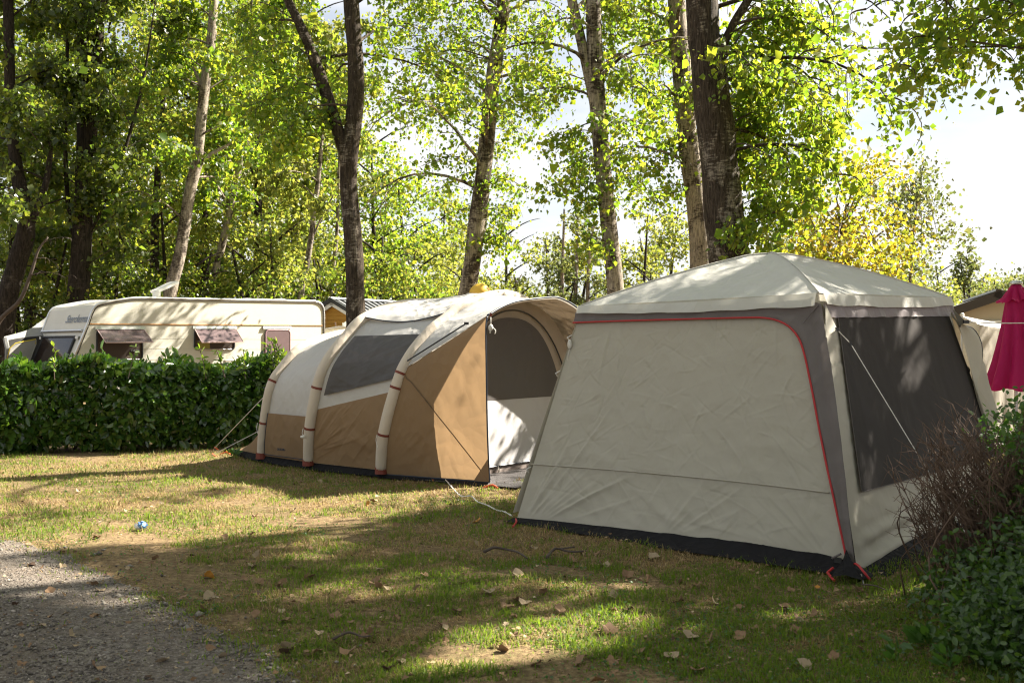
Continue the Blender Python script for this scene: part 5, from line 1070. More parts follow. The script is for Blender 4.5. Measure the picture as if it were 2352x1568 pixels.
shade_tree(11.2, 9.6, 16, 74, 'unseen poplar right of the pitch, between the two others', 40, (2.2, 3.6), 130, 5.5)
shade_tree(12.0, 12.4, 17, 72, 'unseen poplar right of the pitch, farthest out', 44, (2.4, 4.0), 190)

# unseen tall crowns added left of and behind the camera to dim the skylight
def overhead_shade_tree(x, y, h, seed, lab):
    poplar('poplar_tree', lab, [trk(x, y, h, .2)], M_BDARK, M_POP, 40, 7.5, h - .5, (2.8, 4.6), seed, .15, 75, .6, group='poplars around the photographer')
overhead_shade_tree(-5.2, 1.5, 17, 76, 'added unseen poplar left of the photographer, out of the picture')
overhead_shade_tree(-.8, -3.2, 18, 77, 'added unseen poplar behind the photographer, out of the picture')
overhead_shade_tree(4.6, -.5, 16, 78, 'added unseen poplar right behind the photographer, out of the picture')
overhead_shade_tree(-9.5, 6.5, 18, 79, 'added unseen poplar far left of the pitch, out of the picture')
overhead_shade_tree(1.2, -1.2, 17, 80, 'added unseen poplar close behind the photographer, its crown overhead')

# slim trees of the wood behind the caravan
WD = 'slim trees at the edge of the wood'
poplar('poplar_tree', 'tall dark many stemmed poplar at the upper left, darker than all round it', [stem(27, [(178, 702), (188, 560), (199, 300), (197, 0), (197, -90)], [46, 42, 40, 36, 34], 17), stem(27, [(192, 480), (214, 300), (226, 120), (234, -60)], [16, 20, 20, 16], 15), stem(27, [(186, 620), (160, 500), (150, 330), (156, 60)], [7, 10, 9, 7], 14), stem(27, [(205, 540), (262, 420), (300, 300), (330, 180)], [6, 8, 7, 5], 11)], M_BSHADE, M_LSHADE, 44, 3.0, 16, (1.2, 2.4), 81, .12, 70, .5, group=WD, el=(.7, 1.2))
poplar('birch_tree', 'white barked leaning tree rising directly behind the cream caravan roof', [stem(28, [(388, 692), (412, 590), (436, 440), (452, 370), (470, 200), (486, 80), (494, -80)], [29, 27, 25, 22, 20, 16, 14], 18), stem(28, [(442, 405), (475, 362), (520, 335), (548, 318)], [9, 9, 7, 5], 0), stem(28, [(468, 215), (455, 180), (440, 150)], [8, 7, 5], 0)], M_BPALE, M_POP, 30, 5.0, 17, (1.4, 2.8), 82, .12, 62, .9, group=WD)
poplar('birch_tree', 'second slim pale tree, right of the white leaning one and bent to the right', [stem(31, [(470, 700), (498, 610), (520, 520), (546, 400), (560, 335), (566, 260)], [17, 17, 16, 13, 12, 9], 13), stem(31, [(528, 482), (500, 430), (462, 385)], [7, 6, 4], 0)], M_BPALE, M_POP, 22, 5.5, 14, (1.2, 2.4), 83, .12, 60, .9, group=WD)
poplar('birch_tree', 'thin grey tree above the right end of the caravan roof', [stem(33, [(690, 690), (706, 600), (718, 520), (730, 420), (738, 330)], [15, 14, 12, 9, 6], 12), stem(33, [(712, 560), (738, 500), (765, 450)], [5, 5, 3], 0)], M_BPALE, M_YG, 20, 5.5, 13, (1.2, 2.2), 84, .13, 55, .9, group=WD)
poplar('birch_tree', 'thinnest pale trunk just left of the forked dark tree', [stem(36, [(760, 690), (765, 620), (772, 560), (776, 480)], [9, 9, 8, 6], 11)], M_BPALE, M_FOR, 14, 6, 12, (1.2, 2.2), 85, .13, 50, .9, group=WD)
poplar('broadleaf_tree', 'dark leaning trunk at the far left edge, half lost in shade', [stem(26, [(12, 720), (40, 600), (62, 520), (40, 400), (25, 260), (20, 60)], [46, 40, 26, 24, 22, 18], 15), stem(26, [(50, 560), (85, 480), (110, 400), (118, 300)], [20, 16, 13, 9], 0)], M_BSHADE, M_LSHADE, 30, 4, 14, (1.4, 3.0), 86, .12, 62, .7, group=WD)
poplar('sapling', 'bare pale pole leaning left at the far left below the leaves', [stem(25, [(-12, 760), (45, 690), (72, 625), (88, 575), (110, 545)], [12, 11, 9, 7, 4])], M_TWIG, None, 3, 3, 4.5, (.8, 1.4), 87, group=WD)

# crowns shared by the wood: a handful of shapes, many trees
def crown_mesh(seed, n, rx, rz, leaf, nclump, name='crown', hollow=.55):
    r = RS(seed); d = nrm(r.normal(size=(nclump, 3))); rad = (hollow + (1 - hollow) * r.rand(nclump)) ** .8
    C = d * rad[:, None] * A3(rx, rx, rz) * (1 + .16 * waves(d, 3, seed))[:, None]; cs = np.exp(r.normal(0, .3, nclump)) * (min(rx, rz) * .15 + .12)
    k = r.choice(nclump, n, p=cs ** 2 / np.sum(cs ** 2)); P = C[k] + r.normal(size=(n, 3)) * cs[k][:, None] * A3(.75, .75, .5) - A3(0, 0, 1) * (np.abs(r.normal(size=n)) * .15)[:, None]
    V, Fc = leaf_arrays(P, leaf * np.exp(r.normal(0, .25, n)), r, .35, .85, .3); return npmesh(name, V, Fc)
def wood_tree(x, d, ytop, wpx, mat, label, seed, group, zlo=None, shrub=False, name='broadleaf_tree', bark=None):
    r = RS(seed); ctr = px(x, 700, d); zt = EYE + (CY - ytop) / F * d; R = wpx / F * d / 2; zl = zlo if zlo is not None else zt * .22
    if shrub: zl = -.3
    root = thing(name, label, 'shrub' if shrub else 'tree', ctr * A3(1, 1, 0), group); rel = [A3(0, 0, -.1), A3(r.normal() * .2, r.normal() * .2, zt * .4), A3(r.normal() * .3, r.normal() * .3, zt * .9)]
    mb = MB(); b0 = ctr * A3(1, 1, 0); mb.tube(catmull([b0 + p for p in rel], 14), np.linspace(.05 + .011 * zt, .03, 14), 8, wob=.03, seed=seed)
    for i in range(7):
        h = zl + (zt - zl) * (.1 + .12 * i); mb.tube(grow(b0 + A3(0, 0, max(h, .3)), r.uniform(0, 6.28), .7, R * .9, r, .4, 6), np.linspace(.05, .012, 7), 5)
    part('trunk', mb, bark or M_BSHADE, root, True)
    Hh = (zt - zl) / 2; far = d / 33.0; n = int(np.clip((760 if shrub else 540) * R * Hh / far, 900, 9000 if shrub else 13500)); lf = (.115 if shrub else .125) * far ** .6
    me = crown_mesh(seed, n, R * .96, Hh * .97, lf, int(np.clip(n / 170, 24, 95)), hollow=.4)
    o = link('crown', me, mat, root); o['kind'] = 'stuff'; o.location = (0, 0, (zt + zl) / 2); return root
G1, G2, G3 = 'trees of the wood behind the caravan', 'trees beyond the tents', 'undergrowth behind the caravan'
k = 200
for x, d, yt, w, m, lab in (
    (-60, 31, -160, 420, M_LSHADE, 'shaded tree at the far left behind the dark leaning trunk'),
    (70, 34, -220, 420, M_FOR, 'tall tree left of the dark many stemmed poplar'),
    (250, 36, -200, 400, M_FOR, 'tall tree filling the gap right of the dark many stemmed poplar'),
    (360, 33, -120, 330, M_FOR, 'tall leafy tree behind the white leaning trunk'),
    (470, 38, -150, 380, M_FOR, 'tall leafy tree behind the bent pale trunk'),
    (590, 35, -160, 380, M_YG, 'tall yellowish tree left of the forked tree, top out of the picture'),
    (690, 40, -60, 330, M_POP, 'bright green tree directly behind the forked tree'),
    (150, 45, -120, 460, M_LSHADE, 'dark tree deep in the wood at left'),
    (320, 47, 20, 460, M_LSHADE, 'dark tree deep in the wood behind the caravan'),
    (520, 48, 40, 460, M_FOR, 'tree deep in the wood above the caravan vents'),
    (700, 50, 130, 380, M_FOR, 'tree deep in the wood behind the caravan end'),
    (850, 42, 255, 270, M_POP, 'bright round topped tree just right of the forked tree')):
    wood_tree(x, d, yt, w, m, lab, k, G1, zlo=1.2 + 1.5 * (k % 3)); k += 1
for x, d, yt, w, m, lab in (
    (930, 46, 330, 230, M_POP, 'bright tree between the forked tree and the arching poplar'),
    (1010, 52, 430, 220, M_YG, 'yellow green tree left of the arching poplar trunk'),
    (1165, 48, 470, 210, M_YG, 'yellow green tree right of the arching poplar trunk'),
    (1260, 55, 520, 190, M_FAR, 'far tree midway between the arching poplar and the twin stemmed one'),
    (1345, 50, 505, 190, M_YG, 'far tree left of the twin stemmed poplar'),
    (1475, 47, 455, 210, M_YG, 'pale yellow tree right of the twin stemmed poplar'),
    (1545, 52, 430, 180, M_YG, 'pale yellow tree left of the pale barked poplar'),
    (1760, 50, 500, 170, M_FAR, 'far tree behind the dining shelter peak'),
    (1640, 60, 540, 200, M_FAR, 'far tree hidden behind the thickest trunk'),
    (2060, 62, 560, 190, M_FAR, 'far tree behind the autumn coloured tree'),
    (2150, 55, 585, 150, M_YG, 'far yellowish tree above the right eave of the dining shelter'),
    (2225, 66, 580, 110, M_FAR, 'far tree poking above the others at right'),
    (2290, 62, 628, 130, M_FAR, 'far tree left of the parasol top'),
    (2350, 68, 612, 140, M_FAR, 'far tree at the right edge behind the parasol'),
    (2110, 70, 600, 150, M_FAR, 'far tree just right of the autumn tinted tree'), (2190, 72, 612, 150, M_FAR, 'far tree above the beige mobile home roof end'), (2260, 75, 632, 170, M_YG, 'far yellowish tree left of the parasol top'), (2330, 75, 625, 170, M_FAR, 'far tree right behind the parasol top'),
    (2440, 60, 620, 160, M_FAR, 'far tree beyond the right edge')):
    wood_tree(x, d, yt, w, m, lab, k, G2, zlo=.2); k += 1
wood_tree(2222, 60, 560, 62, M_FAR, 'small lone crown standing above the far tree line at right', k, G2, zlo=4.5); k += 1
for x, d, yt, w, m, lab in (
    (60, 38, 380, 330, M_LSHADE, 'broad dark thicket deep in the wood at the far left'), (240, 39, 400, 330, M_LSHADE, 'broad dark thicket behind the many stemmed poplar'), (420, 40, 430, 330, M_FOR, 'broad thicket behind the white leaning trunk'), (600, 41, 440, 330, M_FOR, 'broad thicket behind the thin grey tree'), (780, 43, 450, 320, M_FOR, 'broad thicket behind the forked tree'), (930, 45, 480, 280, M_YG, 'broad thicket between the forked tree and the arching poplar'),
    (20, 28, 470, 260, M_LSHADE, 'dark shrub at the left edge over the grey awning'), (130, 27.5, 520, 200, M_FOR, 'sunlit shrub above the caravan front'), (285, 29, 500, 220, M_LSHADE, 'dark shrub over the left of the caravan roof'),
    (350, 30, 420, 230, M_FOR, 'shrub left of the white leaning trunk'), (450, 30, 540, 180, M_LSHADE, 'low dark shrub between the white leaning trunks'), (560, 31, 520, 210, M_FOR, 'shrub right of the bent pale trunk'),
    (640, 32, 470, 210, M_YG, 'dry looking shrub left of the thin grey tree'), (740, 34, 560, 180, M_LSHADE, 'dark shrub above the yellow chalet'), (860, 36, 500, 220, M_FOR, 'shrub right of the forked trunk'), (960, 38, 560, 200, M_FOR, 'shrub above the tan tent fly'),
    (1060, 42, 590, 180, M_YG, 'shrub behind the arching poplar trunk'), (1180, 44, 610, 180, M_YG, 'shrub above the tan tent porch'), (1300, 45, 620, 180, M_FAR, 'shrub left of the shelter eave'), (1500, 46, 600, 200, M_FAR, 'shrub above the left shelter roof slope'), (1900, 50, 600, 240, M_FAR, 'shrub behind the autumn coloured tree'), (2130, 48, 650, 160, M_FAR, 'shrub over the right eave of the shelter')):
    wood_tree(x, d, yt, w, m, lab, k, G3, shrub=True, name='shrub'); k += 1
def far_wood():
    r = RS(808); n = 42000; X = r.uniform(-75, 62, n); top = np.interp(X, [-75, -30, -12, 2, 14, 30, 62], [13, 12, 9.0, 6.6, 6.0, 5.6, 5.6]) * (1 + .16 * waves(X[:, None] * np.array([[1., .3]]), .55, 3) + .10 * waves(X[:, None] * np.array([[1., .1]]), 2.1, 4))
    Y = r.uniform(80, 92, n) - 6 * waves(np.stack([X, X * 0], -1), .3, 6); Z = top * r.rand(n) ** .8; P = np.stack([X, Y, Z], -1) + r.normal(size=(n, 3)) * .3
    V, Fc = leaf_arrays(P, .34 * np.exp(r.normal(0, .25, n)), r, .3, .9, .3); struct('far_wood', npmesh('far_wood', V, Fc), M_FAR, 'stuff')
far_wood()
# slim bare trunks among the far trees in the middle
for x, d, y0, y1, lab in ((1290, 44, 690, 480, 'slim bare trunk left of the two close bare trunks'), (1322, 45, 690, 470, 'left one of two close bare trunks far behind the tan tent'), (1350, 45, 690, 500, 'right one of two close bare trunks far behind the tan tent')):
    poplar('birch_tree', lab, [stem(d, [(x, y0), (x + 3, (y0 + y1) / 2), (x + (6 if x < 1340 else 16), y1)], [10, 8, 4])], M_BPALE, M_FAR, 8, 3.5, 7.5, (.6, 1.3), k, .13, 18, .5, 3, group='bare trunks in the far wood'); k += 1

# autumn coloured tree and the slender one behind it
def loose_tree(name, label, d, base, stems_px, clumps, mat, leaf, n, seed, group=None, spread=.28):
    r = RS(seed); b0 = px(*base, d) * A3(1, 1, 0); root = thing(name, label, 'tree', b0, group); mb = MB(); 
    for pts, wd in stems_px: mb.tube(catmull([b0 - A3(0, 0, .05) if p == 'base' else px(*p, d) for p in pts], 20), np.linspace(wd[0], wd[1], 20) * .5 * d / F, 8, wob=.03, seed=seed)
    P = []
    for x, y, rp in clumps:
        c = px(x, y, d) + A3(0, r.normal() * .9, 0); m = int(n * (rp / 45) ** 1.6 * r.uniform(.7, 1.2)); s = rp / F * d; k_ = max(m // 40, 1); cc = c + r.normal(size=(k_, 3)) * s * A3(.7, .9, .55)
        mb.tube([px(*stems_px[0][0][-1], d) * .35 + px(*stems_px[0][0][-2], d) * .65 if stems_px[0][0][-2] != 'base' else b0, (c + px(*stems_px[0][0][-1], d)) / 2 + A3(0, 0, .1), c], [.03, .018, .006], 5)
        P.append(cc[r.randint(0, k_, m)] + r.normal(size=(m, 3)) * spread * A3(1, 1, .7))
    part('trunk', mb, M_BMID, root, True); P = np.vstack(P); V, Fc = leaf_arrays(P, leaf * np.exp(r.normal(0, .25, len(P))), r, .4, .9, .3)
    o = link('crown', npmesh('crown', V - b0, Fc), mat, root); o['kind'] = 'stuff'; return root
r_ = RS(9)
loose_tree('maple_tree', 'autumn tinted yellow tree behind the right slope of the shelter roof', 25, (1905, 760), [(['base', (1915, 650), (1928, 560), (1945, 470)], (16, 7)), ([(1918, 640), (1890, 560), (1860, 500)], (9, 4)), ([(1918, 630), (1980, 570), (2030, 530)], (9, 4))],
           [(1835, 560, 40), (1870, 590, 45), (1850, 500, 34), (1900, 520, 45), (1905, 450, 36), (1950, 480, 48), (1945, 400, 34), (1990, 420, 32), (1975, 540, 46), (2020, 560, 44), (2045, 520, 34), (1990, 590, 48), (2050, 610, 40), (2070, 570, 30), (1930, 600, 46), (1810, 600, 36), (2020, 380, 24), (1880, 630, 46), (2000, 640, 46), (2075, 640, 36)], M_YEL, .105, 300, 31)
loose_tree('poplar_tree', 'slender sparse tree right of the autumn tinted one', 34, (2085, 760), [(['base', (2092, 600), (2102, 500), (2115, 385)], (10, 4))], [(2118, 395, 22), (2100, 430, 26), (2125, 450, 24), (2088, 480, 26), (2118, 510, 28), (2095, 545, 28), (2128, 560, 24), (2105, 595, 30), (2130, 480, 18), (2030, 420, 22), (2035, 470, 22), (2048, 520, 20)], M_FAR, .13, 420, 32)
loose_tree('poplar_tree', 'sparse pale tree left of the autumn tinted one, beside the shelter peak', 36, (1830, 760), [(['base', (1832, 600), (1838, 520), (1845, 440)], (8, 3))], [(1842, 440, 24), (1825, 480, 26), (1855, 510, 26), (1828, 550, 28), (1860, 580, 28), (1800, 520, 20), (1880, 470, 20)], M_FAR, .13, 380, 33)

# ------------------------------------------------------------------ laurel hedge
def build_hedge():
    r = RS(44); a, b = A3(-9.4, 12.75, 0), A3(-3.1, 15.05, 0); l = nrm(b - a); nb = A3(-l[1], l[0], 0); Ln = np.linalg.norm(b - a)
    root = thing('laurel_hedge', 'clipped glossy laurel hedge in front of the cream caravan', 'hedge', (a + b) / 2)
    H = lambda u: 1.19 + .06 * np.sin(u * 2.1) + .05 * np.sin(u * 5.3 + 1) + .03 * np.sin(u * 12.1)
    def pts(n, mode):
        u = r.uniform(0, Ln, n)
        if mode == 'front': v =   .08 * r.exponential(1, n) + .11 * waves(np.stack([u, u * 0], -1), 3, 7) ; lo = .10 + .10 * waves(np.stack([u, u * 0], -1), 4, 17); z = lo + (H(u) - lo + .02) * r.rand(n) ** .9
        elif mode == 'top': v = r.uniform(0, 1.0, n); z = H(u) - .05 * r.exponential(1, n) + .06 * waves(np.stack([u, v], -1), 6, 8) + .16 * (r.rand(n) < .07) * r.rand(n)
        else: v = r.uniform(.1, 1.0, n); z = r.uniform(.06, 1.15, n)
        bul = .10 * np.sin(math.pi * np.clip(z / 1.2, 0, 1)); return a + l * u[:, None] + nb * (v - bul)[:, None] + A3(0, 0, 1) * z[:, None]
    Pf, Pt, Pi = pts(8200, 'front'), pts(5200, 'top'), pts(6500, 'in'); fr = -nb * 1.0 + A3(.25, 0, -.25); tp = A3(.2, -.3, .75)
    V1, F1 = leaves2(Pf, r.uniform(.105, .175, len(Pf)), r, .46, .3, A3(.15, 0, -.45) - nb * .35, .75, -nb * 1.1 + A3(.2, 0, .75)); V2, F2 = leaves2(Pt, r.uniform(.10, .16, len(Pt)), r, .44, .35, tp); V3, F3 = leaves2(Pi, r.uniform(.12, .17, len(Pi)), r, .46, .3)
    V = np.vstack([V1, V2, V3]) - ORG[root.name]; Fc = np.vstack([F1, F2 + len(V1), F3 + len(V1) + len(V2)])
    o = link('foliage', npmesh('foliage', V, Fc), M_LAUR, root); o['kind'] = 'stuff'
    for i in range(34):
        m = MB(); u = r.uniform(0, Ln); p = a + l * u + nb * r.uniform(.25, .8); m.tube(grow(p + A3(0, 0, -.03), r.uniform(0, 6.28), 1.2, .9, r, -.1, 6, .2), np.linspace(.028, .008, 7) * r.uniform(.5, 1.2), 6); part('stem', m, M_TWIG, root, True)
    P = pts(220, 'front') - nb * .06; add_leaf_parts(root, P, r.uniform(.12, .18, len(P)), r, M_LAUR, 'ell', .5, -nb * .35)
    P = pts(80, 'top'); P = P[(P - a) @ nb < .4] + A3(0, 0, .03); add_leaf_parts(root, P, r.uniform(.09, .14, len(P)), r, M_LAUR, 'ell', -.8)
    # tall fresh shoots at the right end and in the middle
    M_SH = m_leaf('fresh_laurel', [(0.07, 0.14, 0.02), (0.12, 0.2, 0.03)], [(0.3, 0.46, 0.03), (0.42, 0.55, 0.05)], .4, .3, .5)
    for x, y, n in ((648, 842, 3), (660, 838, 2), (634, 846, 2), (510, 836, 2), (556, 838, 1), (470, 838, 1), (300, 836, 1), (120, 838, 1), (695, 850, 2)):
        for q in range(n):
            d = 14.75 - (660 - x) * .0022; p = px(x + r.normal() * 6, y, d); hgt = r.uniform(.12, .36) * (1.2 if x > 600 else .8); S = grow(p - A3(0, 0, .2), r.uniform(0, 6.28), 1.35, hgt + .2, r, .1, 6, .2)
            part('shoot', MB().tube(S, .006, 5), M_TWIG, root); 
            P = np.repeat(S[2:], 3, 0); V, Fc = leaves2(P, r.uniform(.07, .12, len(P)), r, .42, .3, A3(0, 0, .4), .8); o = link('shoot_leaves', npmesh('shoot_leaves', V - ORG[root.name], Fc), M_SH, root); o['kind'] = 'stuff'
build_hedge()

# ------------------------------------------------------------------ shrub at the right edge, half of it bare
def build_bush():
    r = RS(52); root = thing('garden_shrub', 'shrub at the right edge, bare brown twigs on its left, leafy green above and below', 'shrub', A3(3.2, 5.5, 0)); og = ORG[root.name]
    def twigs(n, c, rad, r0, base, br=4, seed=0):
        m = MB()
        for i in range(n):
            d = nrm(r.normal(size=3) * A3(1, 1, .8) + A3(-.1, 0, .35)); e = c + d * rad * r.uniform(.55, 1.05); b0 = base + A3(r.normal() * .22, r.normal() * .25, 0); b0[2] = -.03
            mid = (b0 + e) / 2 + r.normal(size=3) * .09; P = catmull([b0, mid, e], 9); m.tube(P, np.linspace(r0 * r.uniform(.7, 1.3), r0 * .3, 9), 5)
            for j in range(br):
                t = r.randint(4, 9); dd = nrm((P[t] - P[t - 1]) / .1 + r.normal(size=3) * .9); q = P[t] + dd * r.uniform(.06, .2); m.tube([P[t], (P[t] + q) / 2 + r.normal(size=3) * .012, q], [r0 * .35, r0 * .28, r0 * .15], 4)
        return m
    C = A3(2.78, 5.75, .66)
    part('bare_twigs', twigs(330, C, A3(.52, .5, .5), .0065, A3(2.95, 5.75, 0), 9), M_DEAD, root, True, kind='stuff')
    part('stem', twigs(70, A3(3.3, 5.4, .6), A3(.7, .9, .6), .008, A3(3.3, 5.4, 0), 4), M_TWIG, root, True, kind='stuff')
    part('stem', twigs(26, A3(2.75, 4.9, .28), A3(.62, .5, .42), .006, A3(3.1, 5.0, 0), 4), M_TWIG, root, True, kind='stuff')
    def cloud(n, c, rad, lo=.35, holl=.5):
        d = nrm(r.normal(size=(n, 3))); k = 50; cc = c + nrm(r.normal(size=(k, 3))) * rad * (holl + (1 - holl) * r.rand(k))[:, None]
        P = cc[r.randint(0, k, n)] + r.normal(size=(n, 3)) * .085; return P[P[:, 2] > .02]
    def excl(P): x, y = CX + F * P[:, 0] / P[:, 1], CY - F * (P[:, 2] - EYE) / P[:, 1]; return P[(x > np.interp(y, [880, 940, 1000, 1060, 1200, 1300, 1400, 1568], [2285, 2240, 2250, 2300, 2190, 2120, 2080, 2040]) + r.normal(size=len(P)) * 16) & (y > 885 + r.normal(size=len(P)) * 10)]
    sets = [(cloud(6000, A3(3.35, 5.55, .92), A3(.72, .8, .33)), M_WEED), (cloud(6500, A3(3.3, 5.2, .5), A3(.75, .8, .45)), M_PRIV), (cloud(5200, A3(2.75, 4.95, .26), A3(.65, .55, .26)), M_PRIV), (cloud(1500, A3(2.6, 5.5, .2), A3(.4, .4, .2)), M_PRIV), (cloud(3600, A3(2.5, 4.62, .16), A3(.5, .42, .2)), M_PRIV)]
    for P, m in sets:
        P = excl(P); V, Fc = leaves2(P, r.uniform(.028, .05, len(P)), r, .55, .3, A3(-.1, -.2, .05), .9, A3(-.2, -.8, .8)); o = link('foliage', npmesh('foliage', V - og, Fc), m, root); o['kind'] = 'stuff'
        q = P[r.choice(len(P), min(85, len(P)), False)]; add_leaf_parts(root, q + A3(-.03, -.05, .02), r.uniform(.035, .055, len(q)), r, m, 'ell', -.2)
build_bush()

# low broad leaved weeds at the lower right
def weed(x, y, n, s, label, seed):
    r = RS(seed); g = gp(x, y); root = thing('weed_plant', label, 'weed', g, 'weeds at the foot of the shrub')
    P, T = [], []
    for i in range(n):
        a = r.uniform(0, 6.28); P.append(g + A3(math.cos(a) * .02, math.sin(a) * .02, r.uniform(.01, .10))); T.append(A3(math.cos(a), math.sin(a), r.uniform(.2, .9)) * 2)
    ms = MB(); ms.tube([g, g + A3(.01, 0, .06), g + A3(0, .01, .12)], .004, 5); part('stem', ms, M_WEED, root)
    for p, t in zip(P, T):
        V, Fc = leaves2(p[None], np.array([s * r.uniform(.7, 1.2)]), r, .45, .35, t[None], .3); link('leaf', npmesh('leaf', V - g, Fc), M_WEED, root)
for i, (x, y, n, s, lab) in enumerate(((2135, 1490, 12, .12, 'broad leaved weed standing tallest at the lower right'), (2215, 1470, 10, .11, 'broad leaved weed close under the shrub at right'), (2060, 1520, 10, .08, 'low weed left of the tallest broad leaved one'), (2260, 1540, 12, .11, 'weed in the lower right corner'), (2180, 1545, 10, .09, 'weed below the tallest broad leaved one, at the bottom edge'), (540, 1052, 12, .10, 'weed tuft by the orange peg at the tail of the tan tent'))): weed(x, y, n, s, lab, 300 + i)

# ------------------------------------------------------------------ small things on the lawn
def fallen_mesh(seed, mat):
    r = RS(seed); a = np.linspace(0, 2 * math.pi, 11)[:-1]; rad = np.array([.62, .50, .42, .40, .34, .16, .34, .40, .42, .50]) * (1 + .12 * r.normal(size=10)); x, y = rad * np.sin(a) * 1.15, rad * np.cos(a)
    z = .34 * r.uniform(.3, 1.6) * x * x * 2 + .16 * r.normal() * y * y + .05 * r.normal(size=10); mb = MB(); V = np.vstack([np.c_[x, y, z], [[0, 0, -.03]], np.c_[x, y, z - .015], [[0, 0, -.045]]])
    F_ = [(i, (i + 1) % 10, 10) for i in range(10)] + [((i + 1) % 10 + 11, i + 11, 21) for i in range(10)] + [(i, i + 11, (i + 1) % 10 + 11, (i + 1) % 10) for i in range(10)]
    mb.add(V, F_); mb.tube([(0, -.2, -.02), (.02, -.5, .02)], .015, 4); me = mb.mesh('fallen_leaf'); me.materials.append(mat); return me
def m_fall(name, c): return m_plain(name, c, 0.8, var=.25, scale=4)
FL = {'tan': [fallen_mesh(400 + i, m_fall('tan_dry_leaf', (.21, .125, .065))) for i in range(5)], 'pale': [fallen_mesh(410 + i, m_fall('pale_dry_leaf', (.29, .22, .135))) for i in range(4)],
      'brown': [fallen_mesh(420 + i, m_fall('brown_dry_leaf', (.085, .048, .028))) for i in range(3)], 'yellow': [fallen_mesh(430 + i, m_fall('yellow_dry_leaf', (.44, .2, .025))) for i in range(3)]}
LAB = {'tan': 'tan dry poplar leaf lying curled on the grass', 'pale': 'pale greyish dry leaf lying on the grass', 'brown': 'dark brown dry leaf lying on the grass', 'yellow': 'orange yellow fallen leaf lying on the grass', 'gravel': 'dry fallen leaf lying on the gravel track'}
def put_leaf(x, y, kind, r, size, label=None):
    p = gp(x, y); me = FL[kind][r.randint(len(FL[kind]))]; o = bpy.data.objects.new('fallen_leaf', me); COL.objects.link(o); s = size; o.scale = (s, s, s)
    tr = bool(inside(TRACK, np.array([p[0]]), np.array([p[1]]))[0]); key = 'gravel' if tr else kind
    o.location = (p[0], p[1], float(ghei(p[0], p[1])) + (.014 if tr else .018)); o.rotation_euler = (r.normal() * .42, r.normal() * .42, r.uniform(0, 6.28))
    d = {'tan': 'tan', 'pale': 'pale greyish', 'brown': 'dark brown', 'yellow': 'orange yellow'}[kind]
    if tr: pl = 'on the near part of the gravel track' if y > 1420 else 'on the far part of the gravel track'
    elif y < 1170: pl = 'on the lawn in front of the tan tent' if x > 520 else 'on the lawn in front of the hedge'
    elif x < 700: pl = 'on the grass along the edge of the gravel track' if y > 1270 else 'on the sunny lawn left of the tents'
    elif y < 1330: pl = 'on the grass between the track and the shelter skirt' if x < 1180 else 'on the shaded grass just in front of the shelter'
    elif x < 1000: pl = 'on the foreground grass left of centre'
    elif x < 1400: pl = 'on the foreground grass at the centre'
    elif x < 1800: pl = 'on the foreground grass right of centre'
    else: pl = 'on the grass near the foot of the shrub'
    lb = d + ' dry leaf lying ' + pl
    tag(o, label or lb, 'fallen leaf', None if label else 'fallen leaves: ' + lb)
r = RS(600)
for x, y, k_ in ((1990, 1310, 'tan'),) * 0 + ((475, 1328, 'yellow'), (560, 1330, 'tan'), (420, 1380, 'tan'), (482, 1376, 'pale'), (700, 1335, 'tan'), (655, 1342, 'tan'), (662, 1310, 'pale'), (870, 1315, 'pale'), (890, 1357, 'pale'), (860, 1340, 'tan'), (1070, 1345, 'tan'), (980, 1322, 'tan'), (590, 1413, 'tan'), (655, 1425, 'tan'), (770, 1418, 'tan'), (840, 1460, 'tan'), (735, 1457, 'pale'), (700, 1508, 'tan'), (660, 1495, 'pale'), (720, 1507, 'tan'), (800, 1505, 'tan'), (660, 1508, 'brown'), (580, 1305, 'pale'),
    (1185, 1385, 'tan'), (1165, 1400, 'tan'), (1210, 1390, 'pale'), (1290, 1410, 'tan'), (1400, 1455, 'tan'), (1470, 1500, 'tan'), (1410, 1520, 'tan'), (1335, 1525, 'tan'), (1150, 1500, 'tan'), (1240, 1530, 'tan'), (1540, 1510, 'pale'), (1600, 1540, 'tan'), (1630, 1480, 'tan'), (1700, 1470, 'tan'), (1730, 1450, 'tan'), (1590, 1465, 'pale'), (1850, 1540, 'pale'), (1920, 1520, 'tan'), (1990, 1500, 'tan'), (1830, 1460, 'tan'), (1560, 1340, 'tan'), (1440, 1410, 'brown'), (1440, 1325, 'tan'), (1320, 1290, 'tan'), (1500, 1285, 'pale'), (1190, 1330, 'pale'), (1250, 1368, 'tan'), (1120, 1365, 'pale'), (1010, 1440, 'tan'), (955, 1360, 'pale'), (835, 1468, 'tan'), (1810, 1400, 'tan'), (1870, 1415, 'tan'), (1100, 1200, 'yellow'), (1385, 1300, 'pale'), (1240, 1195, 'tan')):
    put_leaf(x + r.normal() * 3, y, k_, r, r.uniform(.055, .092))
for i in range(150):
    y = 1075 + 480 * r.rand() ** 1.25; x = r.uniform(20, 2050); p = gp(x, y)
    if inside(GZ, np.array([p[0]]), np.array([p[1] + .25]))[0] or inside(GZ, np.array([p[0] ]), np.array([p[1]]))[0] or inside(TT, np.array([p[0]]), np.array([p[1] + .2]))[0]: continue
    put_leaf(x, y, ('tan', 'tan', 'tan', 'pale', 'pale', 'brown', 'yellow')[r.choice(7, p=[.2, .2, .2, .15, .1, .12, .03])], r, r.uniform(.035, .075))
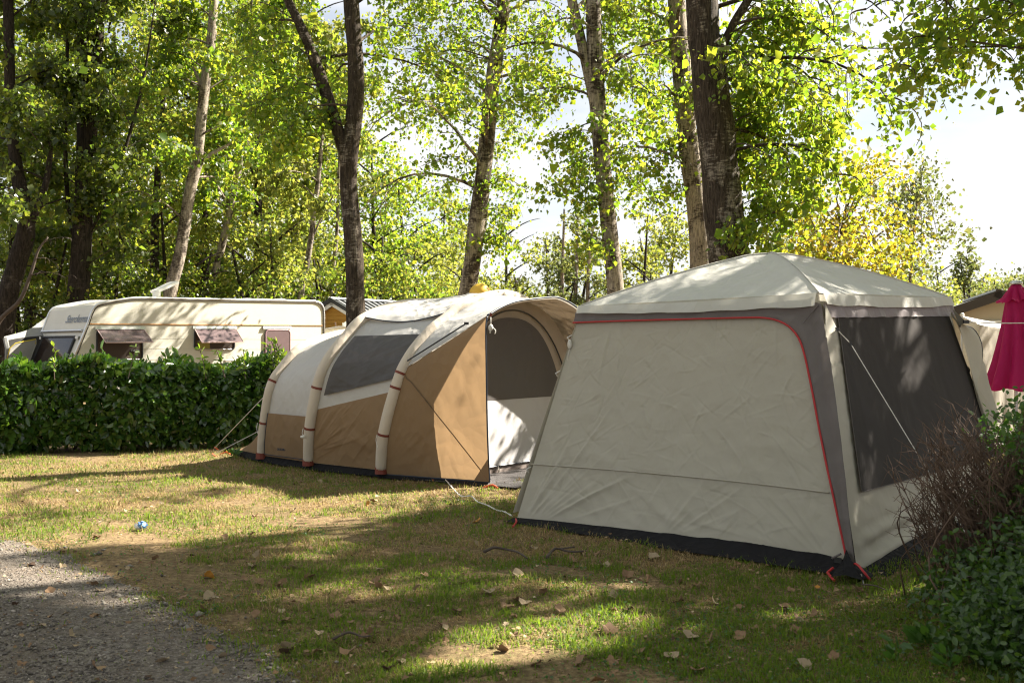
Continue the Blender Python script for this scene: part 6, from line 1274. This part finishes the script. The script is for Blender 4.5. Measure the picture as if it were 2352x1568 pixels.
def stick(pts, rad, label, twig=None):
    P = catmull([gp(*p) + A3(0, 0, .03 + .012 * (i % 2)) for i, p in enumerate(pts)], 18); m = MB().tube(P, np.linspace(rad, rad * .5, 18), 6, wob=.1, seed=4)
    if twig: m.tube([P[9], P[9] + A3(*twig)], rad * .5, 5)
    solo('fallen_stick', m, M_TWIG, label, 'stick', P[0], 'sticks fallen on the lawn', True)
stick([(1112, 1276), (1135, 1270), (1165, 1271), (1190, 1281), (1212, 1292)], .011, 'bent dark stick lying left of the other, in front of the shelter skirt')
stick([(1255, 1290), (1276, 1272), (1300, 1274), (1322, 1280), (1345, 1274)], .012, 'dark forked stick lying right of the other, in front of the shelter skirt', (.1, -.08, .03))
stick([(765, 1480), (800, 1470), (830, 1474), (850, 1478)], .008, 'thin brown stick lying at the edge of the gravel track')
stick([(1980, 1352), (2010, 1360), (2035, 1366)], .006, 'thin pale stick lying by the near corner of the shelter')
P = catmull([gp(1018, 1106) + A3(0, 0, .05)] + [gp(*p) + A3(0, 0, .03 + .015 * (i % 2)) for i, p in enumerate(((1030, 1115), (1042, 1133), (1060, 1146), (1082, 1149), (1096, 1158), (1118, 1170), (1140, 1178), (1158, 1186), (1176, 1192)))], 60)
t_ = np.linspace(0, 60, 60); m = MB()
for q in (0, math.pi): m.tube(P + .004 * np.stack([np.cos(t_ * 1.4 + q), np.sin(t_ * 1.4 + q) * .6, np.sin(t_ * 1.4 + q)], -1), .0036, 6)
solo('twisted_cord', m, M_ROPE, 'white twisted cord lying on the grass between the two tents', 'cord', P[0], None, True)
g = gp(327, 1217); rr_ = RS(8); m = MB(); m.ball(g + A3(0, 0, .04), .036, 16, 10, (1.1, .8, .7)); V = m.v[0]; m.v[0] = V + rr_.normal(size=V.shape) * .006
m2 = MB(); m2.ball(g + A3(-.04, 0, .03), .024, 12, 8, (1.2, .9, .8)); m2.v[0] = m2.v[0] + rr_.normal(size=m2.v[0].shape) * .005
wr = thing('crumpled_wrapper', 'crumpled blue and white wrapper lying on the sunlit grass at left', 'litter', g)
part('blue_side', m, m_plain('blue_wrapper', (.12, .26, .5), .4, var=.4, scale=30), wr); part('white_side', m2, m_plain('white_wrapper', (.7, .72, .75), .4), wr)
